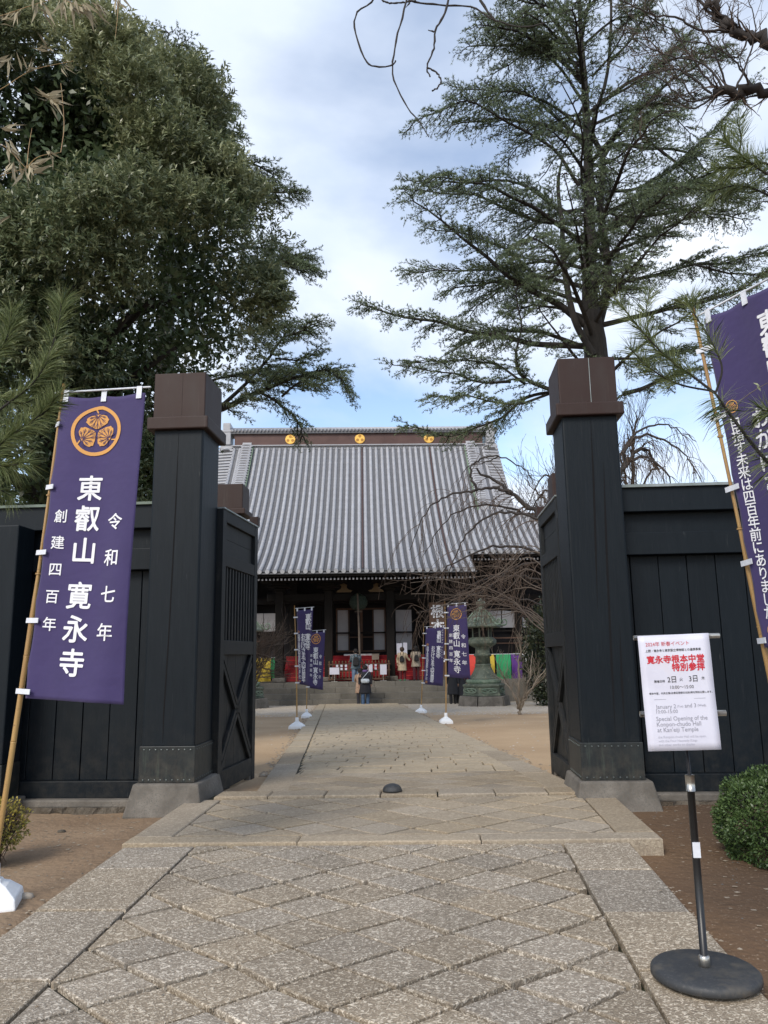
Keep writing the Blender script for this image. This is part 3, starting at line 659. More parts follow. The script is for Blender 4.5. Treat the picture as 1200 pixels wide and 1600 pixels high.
# ------------------------------------------------------------------ tall banners
def banner(label, TL, TR, BL, BR, pole_bot, pole_top, design, group, rip=(.02, 1.0, 0.0), base=True, tabs=5, detail=24, rod_over=.03):
    TL, TR, BL, BR = map(Vector, (TL, TR, BL, BR)); pb, pt = Vector(pole_bot), Vector(pole_top)
    t = thing('banner', label, 'banner', tuple(pb), group=group)
    Wd, Hh = (TR-TL).length, (BL-TL).length; nrm = (BL-TL).cross(TR-TL).normalized()
    if nrm.dot(Vector((0, 0, EYE))-TL) < 0: nrm = -nrm
    amp, fr, ph = rip
    def surf(u, v, off=0):
        p = TL.lerp(TR, u).lerp(BL.lerp(BR, u), v)
        p.z -= .016*abs(math.sin(PI*(u-.06)/.44))*max(0, 1-v)**6; p += (TR-TL)*(.018*abs(math.sin(PI*(v-.10)*4.4/.88))*max(0, 1-u)**5)
        w = amp*(math.sin((u*1.1+v*.5)*PI*2*fr+ph)*(.35+.65*v)*(u**.6) + .45*math.sin(u*PI*3.1-v*4+ph*2)*u*v + .3*math.sin(u*9+ph)*(1-v)**3)
        w += .35*amp*math.sin(u*14+v*3+ph)*u*v*v
        return p+nrm*(w+off)
    b = MB(); nu, nv = detail//2, detail
    for i in range(nv+1):
        for j in range(nu+1): b.v.append(tuple(surf(j/nu, i/nv)))
    for i in range(nv):
        for j in range(nu): k = i*(nu+1)+j; b.f.append((k, k+nu+1, k+nu+2, k+1)); b.mi.append(0)
    o = b.build('cloth', M['purple'], t, smooth=True)
    md = o.modifiers.new('thickness', 'SOLIDIFY'); md.thickness = .0015; md.offset = -1
    lift = .0045 if TL.y < 8 else .008
    fn = lambda x, y: surf(min(1.05, max(-.05, x/Wd)), -y/Hh, lift)
    fn2 = lambda x, y: surf(x/Wd, -y/Hh, lift*1.6)
    def col(s, u, v0, v1, size, bold=.0, sx=1.0):
        n = len(s); tx = MB()
        for k, ch in enumerate(s):
            if ch in ' \u3000': continue
            v = v0+(v1-v0)*k/(n-1); put_text(tx, ch, u*Wd, -v*Hh, size, fn, bold, sx)
            if size > .08: tx.build('lettering', M['white'], o); tx = MB()
        if tx.v: tx.build('small_lettering', M['white'], o)
    def emblem(cx, cy, r):
        mo = MB(); mv = MB(); crest(mo, mv, cx, cy, r, fn, fn2); c_ = mo.build('crest', M['orange'], o); mv.build('crest_veins', M['vein'], o)
    if design == 'A':
        emblem(.46*Wd, -.125*Hh, .285*Wd)
        for w_, vs_ in (('東叡山', (.325, .427, .533)), ('寛永寺', (.678, .783, .887))):
            for ch, v in zip(w_, vs_): tx = MB(); put_text(tx, ch, .45*Wd, -v*Hh, .17, fn, .02, .96); tx.build('lettering', M['white'], o)
        col('令和七年', .78, .44, .79, .108, .014); col('創建四百年', .165, .42, .77, .088, .012)
    else:
        emblem(.14*Wd, -.30*Hh, .065*Wd); emblem(.14*Wd, -.955*Hh, .065*Wd)
        col('東叡山 寛永寺', .72, .10, .50, .145, .03); col('とうえいざん　かんえいじ', .90, .06, .52, .055, .01)
        col('おかげさまで四百周年', .43, .36, .93, .13, .02)
        col('目指す未来は四百年前にありました', .14, .355, .905, .078, .012)
    pp = [pb.lerp(pt, k/12) for k in range(13)]
    for k, p in enumerate(pp): p.x += .012*math.sin(k/12*PI)
    r = .0125
    po = MB().tube(pp, [r*1.25]*7+[r*.8]*6, 8)
    for k in range(1, 12, 2): po.tube([pp[k]-Vector((0, 0, .005)), pp[k]+Vector((0, 0, .005))], r*1.35, 8)
    po.build('pole', M['bamboo'], t, smooth=True)
    up = (TL-BL).normalized(); rx = (TR-TL).normalized()
    MB().tube([pt.lerp(TL+up*.035, 0)*0+TL+up*.035-rx*.05, TR+up*.035+rx*rod_over], .006, 6).build('crossbar', M['strap'], t, smooth=True)
    for u in (.06, .5, .93):
        a = surf(u, -.022, .004); c = surf(u, .022, .006); MB().bar(a, c, .035, .004, up=nrm).build('loop', M['strap'], t)
    for k in range(tabs):
        v = .10+.88*k/(tabs-1) if tabs > 1 else .5
        e = surf(.02, v, .006); d = pb-pt; s_ = max(0, min(1, (e-pt).dot(d)/d.dot(d))); q = pt+d*s_
        dirn = (e-q).normalized(); MB().bar(q-dirn*.02+nrm*.016, e+dirn*.03+nrm*.004, .03, .004, up=nrm).build('loop', M['strap'], t)
    return t
def banner_base(t, c, s=1.0, rot=0.0):
    q = PI/4+rot
    o = MB().lathe([(.2*s, 0), (.215*s, .02*s), (.205*s, .075*s), (.12*s, .13*s), (.075*s, .145*s), (.07*s, .16*s)], c=tuple(c), n=4, ph=q).build('base', M['plastic'], t, bevel=.012*s)
    MB().lathe([(.035*s, .15*s), (.04*s, .165*s), (.035*s, .24*s), (.028*s, .25*s)], c=tuple(c), n=14).build('socket', M['plastic'], o, smooth=True)
bb = P(-14, 1400, 4.5); bz = ground_z(bb.x, 4.5)
NG = 'tall purple banners beside the path'
_b = banner('large purple banner with orange three-leaf crest and white lettering, left of the gate', P(96, 621, 4.62), P(228, 613, 4.56), P(37, 1091, 4.50), P(192, 1101, 4.44), (bb.x, 4.5, bz+.15), P(100, 600, 4.62), 'A', NG, (.034, .9, .6), tabs=5, detail=80)
banner_base(_b, (bb.x, 4.5, bz-.01), 1.0, .35)
pr0 = P(1085, 500, 4.4); prd = P(1198, 1060, 4.32) - P(1098, 600, 4.38); prb = P(1198, 1060, 4.32) + prd*(1.02/abs(prd.z))
TLr = P(1099, 498, 4.38)
_b = banner('large purple banner cut off by the right edge of the photo, behind the pine branch', TLr, TLr+Vector((.27, -.52, .0)), P(1192, 1012, 4.28), P(1192, 1012, 4.28)+Vector((.27, -.5, -.02)), (prb.x, prb.y, ground_z(prb.x, prb.y)+.1), P(1082, 480, 4.40), 'B', NG, (.03, .9, 2.2), tabs=5, detail=80, rod_over=.1)
banner_base(_b, (prb.x, prb.y, ground_z(prb.x, prb.y)-.01), .82, PI/4)
def far_banner(label, blabel, px, pyb, Y, top, wpx, lean, design, h, rip, sk=0.0, boff=0, bsc=1.0):
    b = P(px, pyb, Y); gz = ground_z(b.x, Y); b = Vector((b.x, Y, gz))
    ptop = P(px+lean, top-3, Y); TL = P(px+lean+3, top+4, Y); TR = P(px+lean+wpx, top+2, Y-.1)
    BL = P(px+lean*.2+3+boff, top+h, Y-.05); BR = P(px+lean*.2+wpx+sk, top+h+3, Y-.15)
    t = banner(label, TL, TR, BL, BR, b+Vector((0, 0, .1)), ptop, design, NG, rip, tabs=5, detail=16)
    banner_base(t, (b.x, Y, gz-.005), bsc, random.uniform(-.3, .3))
far_banner('nearer purple banner left of the inner path, dense lettering and no large crest', 'white plastic base of the nearer banner left of the inner path', 464, 1138, 17.2, 949, 29, -4, 'B', 120, (.05, .8, 0), -8, 0)
far_banner('purple banner with orange crest farther of the two left of the inner path', 'white plastic base of the farther banner left of the inner path', 479, 1120, 22.0, 984, 29, 0, 'A', 91, (.05, .8, 1), -3)
far_banner('small purple banner without large crest farther of the two right of the inner path', 'white plastic base of the farther banner right of the inner path', 658, 1112, 24.5, 977, 33, 4, 'B', 92, (.04, .8, 2))
far_banner('purple banner with orange crest nearer of the two right of the inner path', 'white plastic base of the nearer banner right of the inner path', 697, 1131, 18.4, 942, 34, -2, 'A', 116, (.05, .8, 3), 4)
# ------------------------------------------------------------------ poster stand
c = Vector((1.06, 3.47, zfront(1.06, 3.47)+.004))
t = thing('poster_stand', 'white event poster on a black pole with round black base, right of the path', 'poster stand', tuple(c))
MB().lathe([(.203, 0), (.212, .008), (.21, .028), (.198, .038), (.12, .041), (.03, .042)], c=tuple(c), n=48).build('base', M['rubber'], t, smooth=True, bevel=0)
MB().lathe([(.022, .04), (.022, .08), (.017, .085)], c=tuple(c), n=16).build('base_collar', M['steel'], t, smooth=True)
MB().tube([c+Vector((0, 0, .05)), (c.x+.003, c.y, .855)], .0155, 14).build('pole', M['blackmetal'], t, smooth=True)
MB().box(c.x-.014, c.x+.016, c.y-.019, c.y-.014, .54, .60).build('tape', M['strap'], t)
MB().tube([(c.x+.003, c.y, .80), (c.x+.003, c.y, .865)], .019, 14).build('clamp', M['steel'], t, smooth=True)
MB().tube([(c.x+.003, c.y, .86), (c.x-.005, c.y+.012, 1.45)], .008, 8).build('upper_rod', M['blackmetal'], t, smooth=True)
TL, TR, BL, BR = P(996, 994, 3.47), P(1107, 989, 3.45), P(1013, 1174, 3.43), P(1127, 1171, 3.41)
for a, b, r in ((P(990, 997, 3.485), P(1124, 993, 3.465), .011), (P(1000, 1116, 3.475), P(1134, 1114, 3.46), .013)):
    MB().tube([a, b], r, 10).build('bar', M['steel'], t, smooth=True)
nn = Vector((0, -1, .03)).normalized()
Wd, Hh = .305, .485
def sf(x, y, off=0):
    u, v = x/Wd, -y/Hh; p = TL.lerp(TR, u).lerp(BL.lerp(BR, u), v); return p+nn*(.006*math.sin(u*3.0)*v+.002*math.sin(v*9)+off)
b = MB(); n1, n2 = 10, 16
for i in range(n2+1):
    for j in range(n1+1): b.v.append(tuple(sf(Wd*j/n1, -Hh*i/n2)))
for i in range(n2):
    for j in range(n1): k = i*(n1+1)+j; b.f.append((k, k+n1+1, k+n1+2, k+1)); b.mi.append(0)
po = b.build('poster', M['paper'], t, smooth=True); md = po.modifiers.new('thickness', 'SOLIDIFY'); md.thickness = .003; md.offset = -1
ft = lambda x, y: sf(x, y, .0012)
def lines(name, m, rows):
    for txt, x, y, s, bold, sx, left in rows:
        q = MB(); put_text(q, txt, x*Wd, -y*Hh, s, ft, bold, sx, left); q.build(name, m, po)
lines('red_lettering', M['inkred'], [('2024年 新春イベント', .10, .08, .0215, .004, .95, True), ('寛永寺根本中堂', .10, .218, .036, .035, .98, True), ('特別参拝', .44, .29, .036, .035, .98, True)])
lines('black_lettering', M['ink'], [('上野・寛永寺と東京国立博物館との連携事業', .09, .138, .0125, .01, .95, True), ('2日', .36, .395, .031, .01, .9, True), ('火', .525, .398, .017, 0, 1, True), ('3日', .66, .393, .031, .01, .9, True), ('木', .83, .393, .017, 0, 1, True),
      ('開催日時', .175, .408, .0115, .012, 1, True), ('10:00～15:00', .39, .462, .020, -.004, .95, True), ('根本中堂、内天王像(台東区登録文化財)等を特別公開します。', .09, .512, .0099, .01, 1.0, True)])
lines('grey_lettering', M['inkgrey'], [('January 2', .16, .625, .024, 0, .95, True), ('(Tue)', .455, .627, .012, 0, 1, True), ('and 3', .56, .622, .024, 0, .95, True), ('(Wed),', .74, .624, .013, 0, 1, True), ('10:00-15:00', .16, .668, .021, 0, .95, True),
      ('Special Opening of the', .15, .728, .0255, .008, .93, True), ('Konpon-chudo Hall', .15, .775, .0255, .008, .93, True), ("at Kan'eiji Temple", .15, .822, .0255, .008, .93, True)])
lines('pale_lettering', M['inkpale'], [('the Konpon-chudo Hall will be open,', .15, .882, .0145, 0, .93, True), ('with the Four Heavenly Kings', .15, .915, .0145, 0, .93, True), ('and other works on display', .15, .947, .0145, 0, .93, True)])
q = MB(); q.quad(ft(.15*Wd, -.566*Hh), ft(.86*Wd, -.566*Hh), ft(.86*Wd, -.563*Hh), ft(.15*Wd, -.563*Hh)); q.build('rule_line', M['inkgrey'], po)

# ================================================================== the temple hall
AL = R(5.0); HO = Vector((-3.4, 36, 0)); CA, SA = math.cos(AL), math.sin(AL)
def HL(u, v, w): return Vector((HO.x+u*CA-v*SA, HO.y+u*SA+v*CA, w))
def PV(px, py, v):
    d = RM @ Vector((px-600, 800-py, -F)); va = Vector((-SA, CA, 0)); C_ = Vector((0, 0, EYE)); k = (v-va.dot(C_-HO))/va.dot(d); q = C_+d*k-HO
    return Vector((q.dot(Vector((CA, SA, 0))), v, q.z))
hall = thing('temple_hall', 'large dark wooden temple hall with curved silver-grey tiled roof and gold ridge crests', 'temple', HO, AL, local=True)
GZ = ginner(34)
RV, EV, ME = 7.6, -2.8, -.5
def rw(v):
    t = (v-EV)/(RV-EV); return 5.0 + 8.4*(.45*t+.55*t*t)
def hipv(u): return 3.2-(abs(u)-8.1)*(3.7/3.5)
PITCH = .331
def pans():
    V = []; Q = []
    us = []
    k = -35
    while k <= 35: us += [k*PITCH, k*PITCH+PITCH*.5]; k += 1
    us = np.array(us); st = .2; vs = []; v = EV
    while v < RV: vs.append(v); v += st
    nu = len(us); rows = []
    for v in vs:
        for e, dz in ((0, .045), (.98, 0)):
            vv = v+st*e; rows.append((vv, rw(vv)+dz))
    for vv, w in rows:
        for i, u in enumerate(us): V.append((u, vv, w - (.035 if i % 2 else 0)))
    for j in range(len(rows)-1):
        for i in range(nu-1):
            uc = abs((us[i]+us[i+1])/2); vc = (rows[j][0]+rows[j+1][0])/2
            if uc > 5.15 and vc < ME: continue
            if uc > 8.15 and vc > hipv(uc)+.1: continue
            if uc > 11.6: continue
            a = j*nu+i; Q.append((a, a+1, a+nu+1, a+nu))
    np_mesh('pan_tiles', np.array(V), np.array(Q), M['pan'], hall, kind='stuff')
pans()
def row_profile(u, v0, v1, r=.088):
    b = MB(); n = max(2, int((v1-v0)/.34)); seg = 6
    def ring(v, rr, dz=0):
        w = rw(v)+dz; i = len(b.v)
        for k in range(seg+1):
            a = PI*k/seg; b.v.append((u+rr*math.cos(a)*1.0, v-rr*math.sin(a)*.35, w+rr*math.sin(a)*1.0+.02))
        return i
    prev = None
    for j in range(n):
        a, c = v0+(v1-v0)*j/n, v0+(v1-v0)*(j+1)/n
        i0 = ring(a, r*1.06, .006); i1 = ring(c-.01, r*.94)
        if prev is not None:
            for k in range(seg): b.f.append((prev+k, prev+k+1, i0+k+1, i0+k)); b.mi.append(0)
        for k in range(seg): b.f.append((i0+k, i0+k+1, i1+k+1, i1+k)); b.mi.append(0)
        prev = i1
    # round end tile
    i = len(b.v); w = rw(v0)+.02
    for dv in (0, -.06):
        for k in range(10): a = 2*PI*k/10; b.v.append((u+.1*math.cos(a), v0+dv, w+.1*math.sin(a)-.01))
    for k in range(10): j = (k+1) % 10; b.f.append((i+k, i+j, i+10+j, i+10+k)); b.mi.append(0)
    b.f.append(tuple(i+10+k for k in range(10))[::-1]); b.mi.append(0)
    return b
for k in range(-35, 36):
    u = k*PITCH; au = abs(u)
    if 6.2 < au < 6.9 or 7.35 < au < 8.1: 
        v1 = 3.2 if au > 7.3 else None
        row_profile(u, ME, 3.3).build('tile_row', M['tile'], hall, smooth=False); continue
    if au > 11.5: continue
    v0 = EV if au < 5.2 else ME; v1 = RV if au < 8.1 else hipv(u)
    if v1-v0 < .3: continue
    row_profile(u, v0, v1).build('tile_row', M['tile'], hall)
sm = MB()
for u in (-4.3, .5*PITCH, 4.13):
    v = -2.5
    while v < RV: sm.hexa([(u-.03, v, rw(v)+.05), (u+.03, v, rw(v)+.05), (u+.03, v+.5, rw(min(v+.5, RV))+.05), (u-.03, v+.5, rw(min(v+.5, RV))+.05)], [(u-.03, v, rw(v)+.075), (u+.03, v, rw(v)+.075), (u+.03, v+.5, rw(v+.5)+.075), (u-.03, v+.5, rw(v+.5)+.075)]); v += .5
sm.build('expansion_seam', M['ridgebrown'], hall)
# ridge
MB().box(-7.35, 7.35, 7.55, 8.45, 13.3, 13.5).build('ridge_course', M['tile'], hall)
MB().box(-7.4, 7.4, 7.4, 8.6, 13.5, 13.56).build('ridge_course', M['tile'], hall)
MB().box(-7.3, 7.3, 7.6, 8.4, 13.56, 14.26).build('ridge_panel', M['ridgebrown'], hall)
MB().box(-7.5, 7.5, 7.45, 8.55, 14.26, 14.36).build('ridge_eave', M['pan'], hall)
b = MB()
k = -7.45
while k < 7.46: b.tube([(k, 7.36, 14.40), (k, 7.6, 14.52), (k, 8, 14.62), (k, 8.4, 14.52), (k, 8.64, 14.40)], .055, 6); k += .21
b.build('ridge_cap_tiles', M['tile'], hall, kind='stuff')
MB().box(-7.5, 7.5, 7.5, 8.5, 14.36, 14.5).build('ridge_cap', M['pan'], hall)
MB().tube([(-7.6, 8, 14.66), (7.6, 8, 14.66)], .12, 8).build('ridge_roll', M['tile'], hall, smooth=True)
for u in (-4.03, 0.05, 4.12):
    o = MB().lathe([(.30, 0), (.30, .04), (.27, .06)], n=28).build('gold_crest', M['gold'], hall); o.rotation_euler = (PI/2, 0, 0); o.location = (u, 7.6, 13.93)
    md = MB(); f_ = lambda x, y: Vector((x, y, .064))
    for w_ in (90, 210, 330):
        a = R(w_); pts = []
        for q in range(14): c = 2*PI*q/14; rr = .088*(1+.25*math.cos(c)); pts.append((.135*math.cos(a)+rr*math.cos(c+a), .135*math.sin(a)+rr*math.sin(c+a), .064))
        md.poly(pts)
    rg = MB(); 
    md.build('crest_leaf', M['goldline'], o)
for s in (-1, 1):
    b = MB(); b.box(s*7.75-.34, s*7.75+.34, 7.5, 8.5, 12.9, 13.6); b.box(s*7.75-.26, s*7.75+.26, 7.42, 8.5, 13.6, 14.35); b.box(s*7.75-.42, s*7.75+.42, 7.4, 8.6, 14.35, 14.5); b.box(s*7.75-.22, s*7.75+.22, 7.5, 8.5, 14.5, 14.95)
    b.lathe([(.2, 0), (.26, .05), (.18, .1)], c=(s*7.75, 7.32, 13.2), n=10)
    b.build('ridge_end_ornament', M['tile'], hall, bevel=.06)
    b = MB(); v = 3.3                               # descending ridge built of stacked tiles
    while v < 7.5:
        b.tube([(s*6.55-.3, v, rw(v)+.25), (s*6.55-.16, v-.02, rw(v)+.40), (s*6.55+.16, v-.02, rw(v)+.40), (s*6.55+.3, v, rw(v)+.25)], .075, 6)
        b.hexa([(s*6.55-.26, v, rw(v)), (s*6.55+.26, v, rw(v)), (s*6.55+.26, v+.2, rw(v+.2)), (s*6.55-.26, v+.2, rw(v+.2))], [(s*6.55-.26, v, rw(v)+.36), (s*6.55+.26, v, rw(v)+.36), (s*6.55+.26, v+.2, rw(v+.2)+.36), (s*6.55-.26, v+.2, rw(v+.2)+.36)])
        v += .165
    b.build('descending_ridge', M['tile'], hall, kind='stuff')
    b = MB(); v = 3.2
    while v < 7.5:
        u = s*6.2; b.hexa([(u-.04, v, rw(v)+.03), (u+.04, v, rw(v)+.03), (u+.04, v+.5, rw(v+.5)+.03), (u-.04, v+.5, rw(v+.5)+.03)], [(u-.04, v, rw(v)+.2), (u+.04, v, rw(v)+.2), (u+.04, v+.5, rw(v+.5)+.2), (u-.04, v+.5, rw(v+.5)+.2)]); v += .5
    b.build('copper_flashing', M['verdipale'], hall)
    b = MB(); v = 3.2
    while v < 7.7: b.tube([(s*7.3, v, rw(v)+.1), (s*8.15, v, rw(v)+.05)], .085, 7); v += .19
    b.build('verge_tiles', M['tile'], hall, kind='stuff')
    # hip ridge, side slope and gable wall
    b = MB(); n = 14
    for k in range(n):
        u0, u1 = 8.1+3.6*k/n, 8.1+3.6*(k+1)/n; b.tube([(s*u0, hipv(u0), rw(hipv(u0))+.12), (s*u1, hipv(u1), rw(hipv(u1))+.12)], .19, 7)
    b.build('hip_ridge', M['tile'], hall)
    b = MB(); b.quad((s*8.1, 3.2, rw(3.2)), (s*11.6, ME, rw(ME)), (s*11.6, 16.5, rw(ME)), (s*8.1, 12.8, rw(3.2))); b.build('side_slope', M['pan'], hall)
    b = MB(); pts = [(s*7.6, 3.2, rw(3.2))]+[(s*7.6, v, rw(v)-.02) for v in (4, 5, 6, 7, 7.6)]+[(s*7.6, 16-v, rw(v)-.02) for v in (7.6, 7, 6, 5, 4, 3.2)]
    b.poly(pts); b.build('gable_wall', M['wood'], hall)
b = MB(); vv = [7.6, 6.5, 5.5, 4.5, 3.2, 1.5, ME]
for a, c in zip(vv, vv[1:]):
    e = 8.1 if a > 3.2 else 11.6; b.quad((-e, 16-a, rw(a)), (e, 16-a, rw(a)), (e, 16-c, rw(c)), (-e, 16-c, rw(c)))
b.build('rear_slope', M['pan'], hall)
# eaves
def eave(u0, u1, v0, tag_):
    w = rw(v0)
    MB().box(u0, u1, v0-.02, v0+.12, w-.10, w-.03).build('eave_board', M['pan'], hall)
    MB().box(u0+.05, u1-.05, v0+.10, v0+.22, w-.20, w-.105).build('fascia', M['wood'], hall)
    b = MB(); c_ = MB(); x = u0+.12
    while x < u1-.1:
        b.bar((x, v0+.24, w-.30), (x, v0+2.6, w-.30+.75), .075, .10); c_.box(x-.036, x+.036, v0+.228, v0+.237, w-.345, w-.262); x += .165
    b.build('rafters', M['wood'], hall, kind='stuff'); c_.build('rafter_tips', M['shoji'], hall, kind='stuff')
eave(-5.15, 5.15, EV, 0); eave(5.16, 11.6, ME, 0); eave(-11.6, -5.16, ME, 0)
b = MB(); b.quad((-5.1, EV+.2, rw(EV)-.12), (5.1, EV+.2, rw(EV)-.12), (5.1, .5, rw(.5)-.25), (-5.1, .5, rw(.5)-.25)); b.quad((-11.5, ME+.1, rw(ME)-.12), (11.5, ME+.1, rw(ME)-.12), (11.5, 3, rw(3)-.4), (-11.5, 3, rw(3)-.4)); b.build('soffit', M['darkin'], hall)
# columns, beams and brackets
for u, v, r in [(-3.72, 0, .19), (-1.45, 0, .19), (1.42, 0, .19), (3.72, 0, .19)]:
    MB().box(u-r, u+r, v-r, v+r, .45, 4.4).build('column', M['wood'], hall, bevel=.03)
    MB().box(u-.3, u+.3, v-.3, v+.3, .24, .45).build('column_base', M['granite'], hall, bevel=.04)
    for k, (a, h) in enumerate(((.26, .14), (.55, .12), (.34, .14), (.85, .12))): MB().box(u-a, u+a, v-.2-.12*k, v+.2, 4.4+.125*k, 4.4+.125*k+.118).build('bracket', M['wood'], hall, bevel=.02)
for u in (-10.2, -7.9, -5.6, -3.3, 3.3, 5.6, 7.9, 10.2): MB().box(u-.19, u+.19, 2.35, 2.7, .3, 5.6).build('column', M['wood'], hall, bevel=.03)
MB().box(-4.3, 4.3, -.12, .12, 3.92, 4.26).build('beam', M['wood'], hall, bevel=.03)
MB().box(-4.5, 4.5, -.1, .1, 4.92, 5.05).build('beam', M['wood'], hall)
MB().box(-11, 11, 2.3, 2.75, 3.95, 4.25).build('beam', M['wood'], hall)
for u, fl in ((-.72, 1), (.78, -1)):
    b = MB(); pts = [(-.36, 0), (-.30, .1), (-.16, .15), (-.12, .28), (-.2, .36), (0, .42), (.14, .34), (.12, .22), (.22, .12), (.38, .08), (.3, 0)]
    b.hexa([(u+fl*x, -.16, 4.3+z) for x, z in pts], [(u+fl*x, -.10, 4.3+z) for x, z in pts]); b.build('carved_strut', M['golddull'], hall)
# walls, doors and screens behind
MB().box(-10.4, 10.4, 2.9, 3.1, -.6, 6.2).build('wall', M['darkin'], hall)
MB().box(-10.8, 10.8, 1.62, 3.2, 1.12, 1.3).build('veranda', M['wood'], hall)
def screen(u0, u1, w0, w1, v=2.5, m='shoji'):
    return MB().box(u0, u1, v, v+.04, w0, w1).build('screen', M[m], hall)
for u0, u1, w0, w1 in [(-1.12, -.6, 1.66, 3.62), (.68, 1.2, 1.66, 3.62), (1.77, 2.56, 1.64, 3.6), (-5.35, -4.82, 2.62, 3.52), (-4.79, -4.2, 2.62, 3.52), (4.4, 5.3, 2.65, 3.55), (-2.5, -1.8, 1.64, 2.2)][:6]: screen(u0, u1, w0, w1)
b = MB(); b.hexa([(6.0, 2.5, 2.65), (7.05, 2.5, 2.65), (7.05, 2.54, 2.65), (6.0, 2.54, 2.65)], [(6.0, 2.5, 3.5), (7.05, 2.5, 3.5), (7.05, 2.54, 3.5), (6.0, 2.54, 3.5)]); b.build('screen', M['shoji'], hall)
pts = [(7.1, 2.65), (8.45, 2.65), (8.3, 2.95), (8.05, 3.25), (7.7, 3.45), (7.1, 3.5)]
MB().hexa([(x, 2.5, z) for x, z in pts], [(x, 2.54, z) for x, z in pts]).build('screen', M['shoji'], hall)
for u0, u1, w0, w1 in [(.0, .12, 1.6, 3.6), (-.58, -.54, 1.6, 3.6), (.62, .66, 1.6, 3.6), (-1.18, 1.26, 1.56, 1.64), (-1.18, 1.26, 3.63, 3.72), (-.54, .0, 2.26, 2.31), (.12, .62, 2.26, 2.31), (-1.2, -1.14, 1.6, 3.7), (1.2, 1.26, 1.6, 3.7)]:
    MB().box(u0, u1, 2.46, 2.5, w0, w1).build('door_frame', M['wood2'], hall)
for u in np.arange(-3.2, -1.5, .16): MB().box(u-.02, u+.02, 2.6, 2.64, 1.6, 3.6).build('lattice_bar', M['wood'], hall)
for k in range(2):
    MB().box(-10.5, 10.5, 2.2+k*.0, 2.26, 2.45-.4*k, 2.53-.4*k).build('rail', M['wood'], hall) if k == 0 else None
MB().box(4.6, 10.5, 1.6, 1.66, 2.1, 2.16).build('veranda_rail', M['wood2'], hall); MB().box(4.6, 10.5, 1.6, 1.66, 1.85, 1.9).build('veranda_rail', M['wood2'], hall)
MB().box(-10.5, -4.6, 1.6, 1.66, 2.1, 2.16).build('veranda_rail', M['wood2'], hall)
for k in range(6):                                   # red-carpeted wooden stairs
    v = .25+k*.25; MB().box(-3.55, 3.3, v, v+.26, .25, .25+.19*(k+1)-.015).build('red_stair', M['red'], hall, bevel=.01)
    MB().box(-3.56, 3.31, v-.02, v+.26, .25+.19*(k+1)-.012, .25+.19*(k+1)).build('stair_edge', M['cred'], hall)
# stone steps and platform
top = .25; n = 4; rise = (top-GZ)/n
for k in range(n):
    v0 = -2.25+.38*k; w0 = GZ+rise*k; u = -6.3+random.uniform(-.3, 0)
    while u < 6.2:
        L_ = random.uniform(.9, 1.9); u1 = min(u+L_, 6.3)
        MB().box(u+.004, u1-.004, v0+random.uniform(-.008, .008), v0+.39, w0-.3, w0+rise-random.uniform(0, .006)).build('step_stone', M['stepstone'], hall, bevel=.012); u = u1
u = -12
while u < 12:
    u1 = u+random.uniform(.8, 1.5)
    if not (-6.9 < u and u1 < 6.9) or True:
        if u > 6.2 or u1 < -6.2:
            for w0, w1 in ((GZ-.3, -.35), (-.34, -.02), (-.01, .24)): MB().box(u+.004, u1-.004, -.95, -.4, w0, w1).build('platform_stone', M['stepstone'], hall, bevel=.012)
    u = u1
MB().box(-12, 12, -.72, 17, -1.5, .235).build('platform', M['stepstone'], hall)

# things around the hall entrance
def hthing(name, label, cat, u, v, w, rz=0, group=None):
    p = HL(u, v, w); return thing(name, label, cat, p, AL+rz, group, local=True)
t = hthing('wooden_pole', 'tall slender bare wooden pole in front of the hall doors', 'pole', -.03, -.85, .25)
MB().tube([(0.02, 0, 0), (0, 0, 2.2), (-.06, 0, 3.92)], [.055, .05, .04], 8).build('shaft', M['barkpale'], t, smooth=True)
MB().bar((-.2, -.04, 3.1), (.13, -.04, 3.1), .03, .03).build('crosspiece', M['barkpale'], t)
t = hthing('hanging_ornament', 'round dark green ornament hanging under the eaves behind the tall pole', 'ornament', -.06, -.25, 3.42)
MB().lathe([(.05, 0), (.30, .1), (.42, .28), (.43, .45), (.34, .66), (.12, .8), (.03, .84)], n=8).build('body', M['ornament'], t, bevel=.03)
MB().tube([(0, 0, .8), (0, 0, 1.5)], .015, 5).build('cord', M['wood'], t)
t = hthing('offering_fence', 'low reddish-brown picket fence with finials in front of the red stairs', 'fence', -.05, -.35, .25)
for k in range(19):
    x = -1.36+2.72*k/18; MB().box(x-.03, x+.03, -.03, .03, .06, .82).build('picket', M['wood2'], t, bevel=.01)
    MB().lathe([(.02, .82), (.04, .85), (.03, .89), (.004, .92)], c=(x, 0, 0), n=8).build('finial', M['golddull'], t)
for w in (.06, .45, .72): MB().box(-1.42, 1.42, -.045, .045, w, w+.06).build('rail', M['wood2'], t)
for i in range(6):
    for j in range(2): x = (-1, -.8, -.6, .35, .55, .75)[i]; MB().box(x-.05, x+.05, -.06, -.05, .5+j*.14, .6+j*.14).build('paper_slip', M['paper'], t)
t = hthing('offering_table', 'long low table under a white cloth at the top of the red stairs', 'table', .05, 1.75, 1.3)
MB().box(-.85, .85, -.2, .2, 0, .17).build('cloth', M['cwhite'], t, bevel=.02)
t = hthing('offertory_box', 'small pale beige wooden box beside the white table on the stairs', 'box', .72, 1.2, 1.2)
MB().box(-.17, .17, -.15, .15, -.02, .26).build('box_body', M['gravel'], t, bevel=.01); MB().box(-.19, .19, -.17, .17, .26, .29).build('lid', M['barkpale'], t)
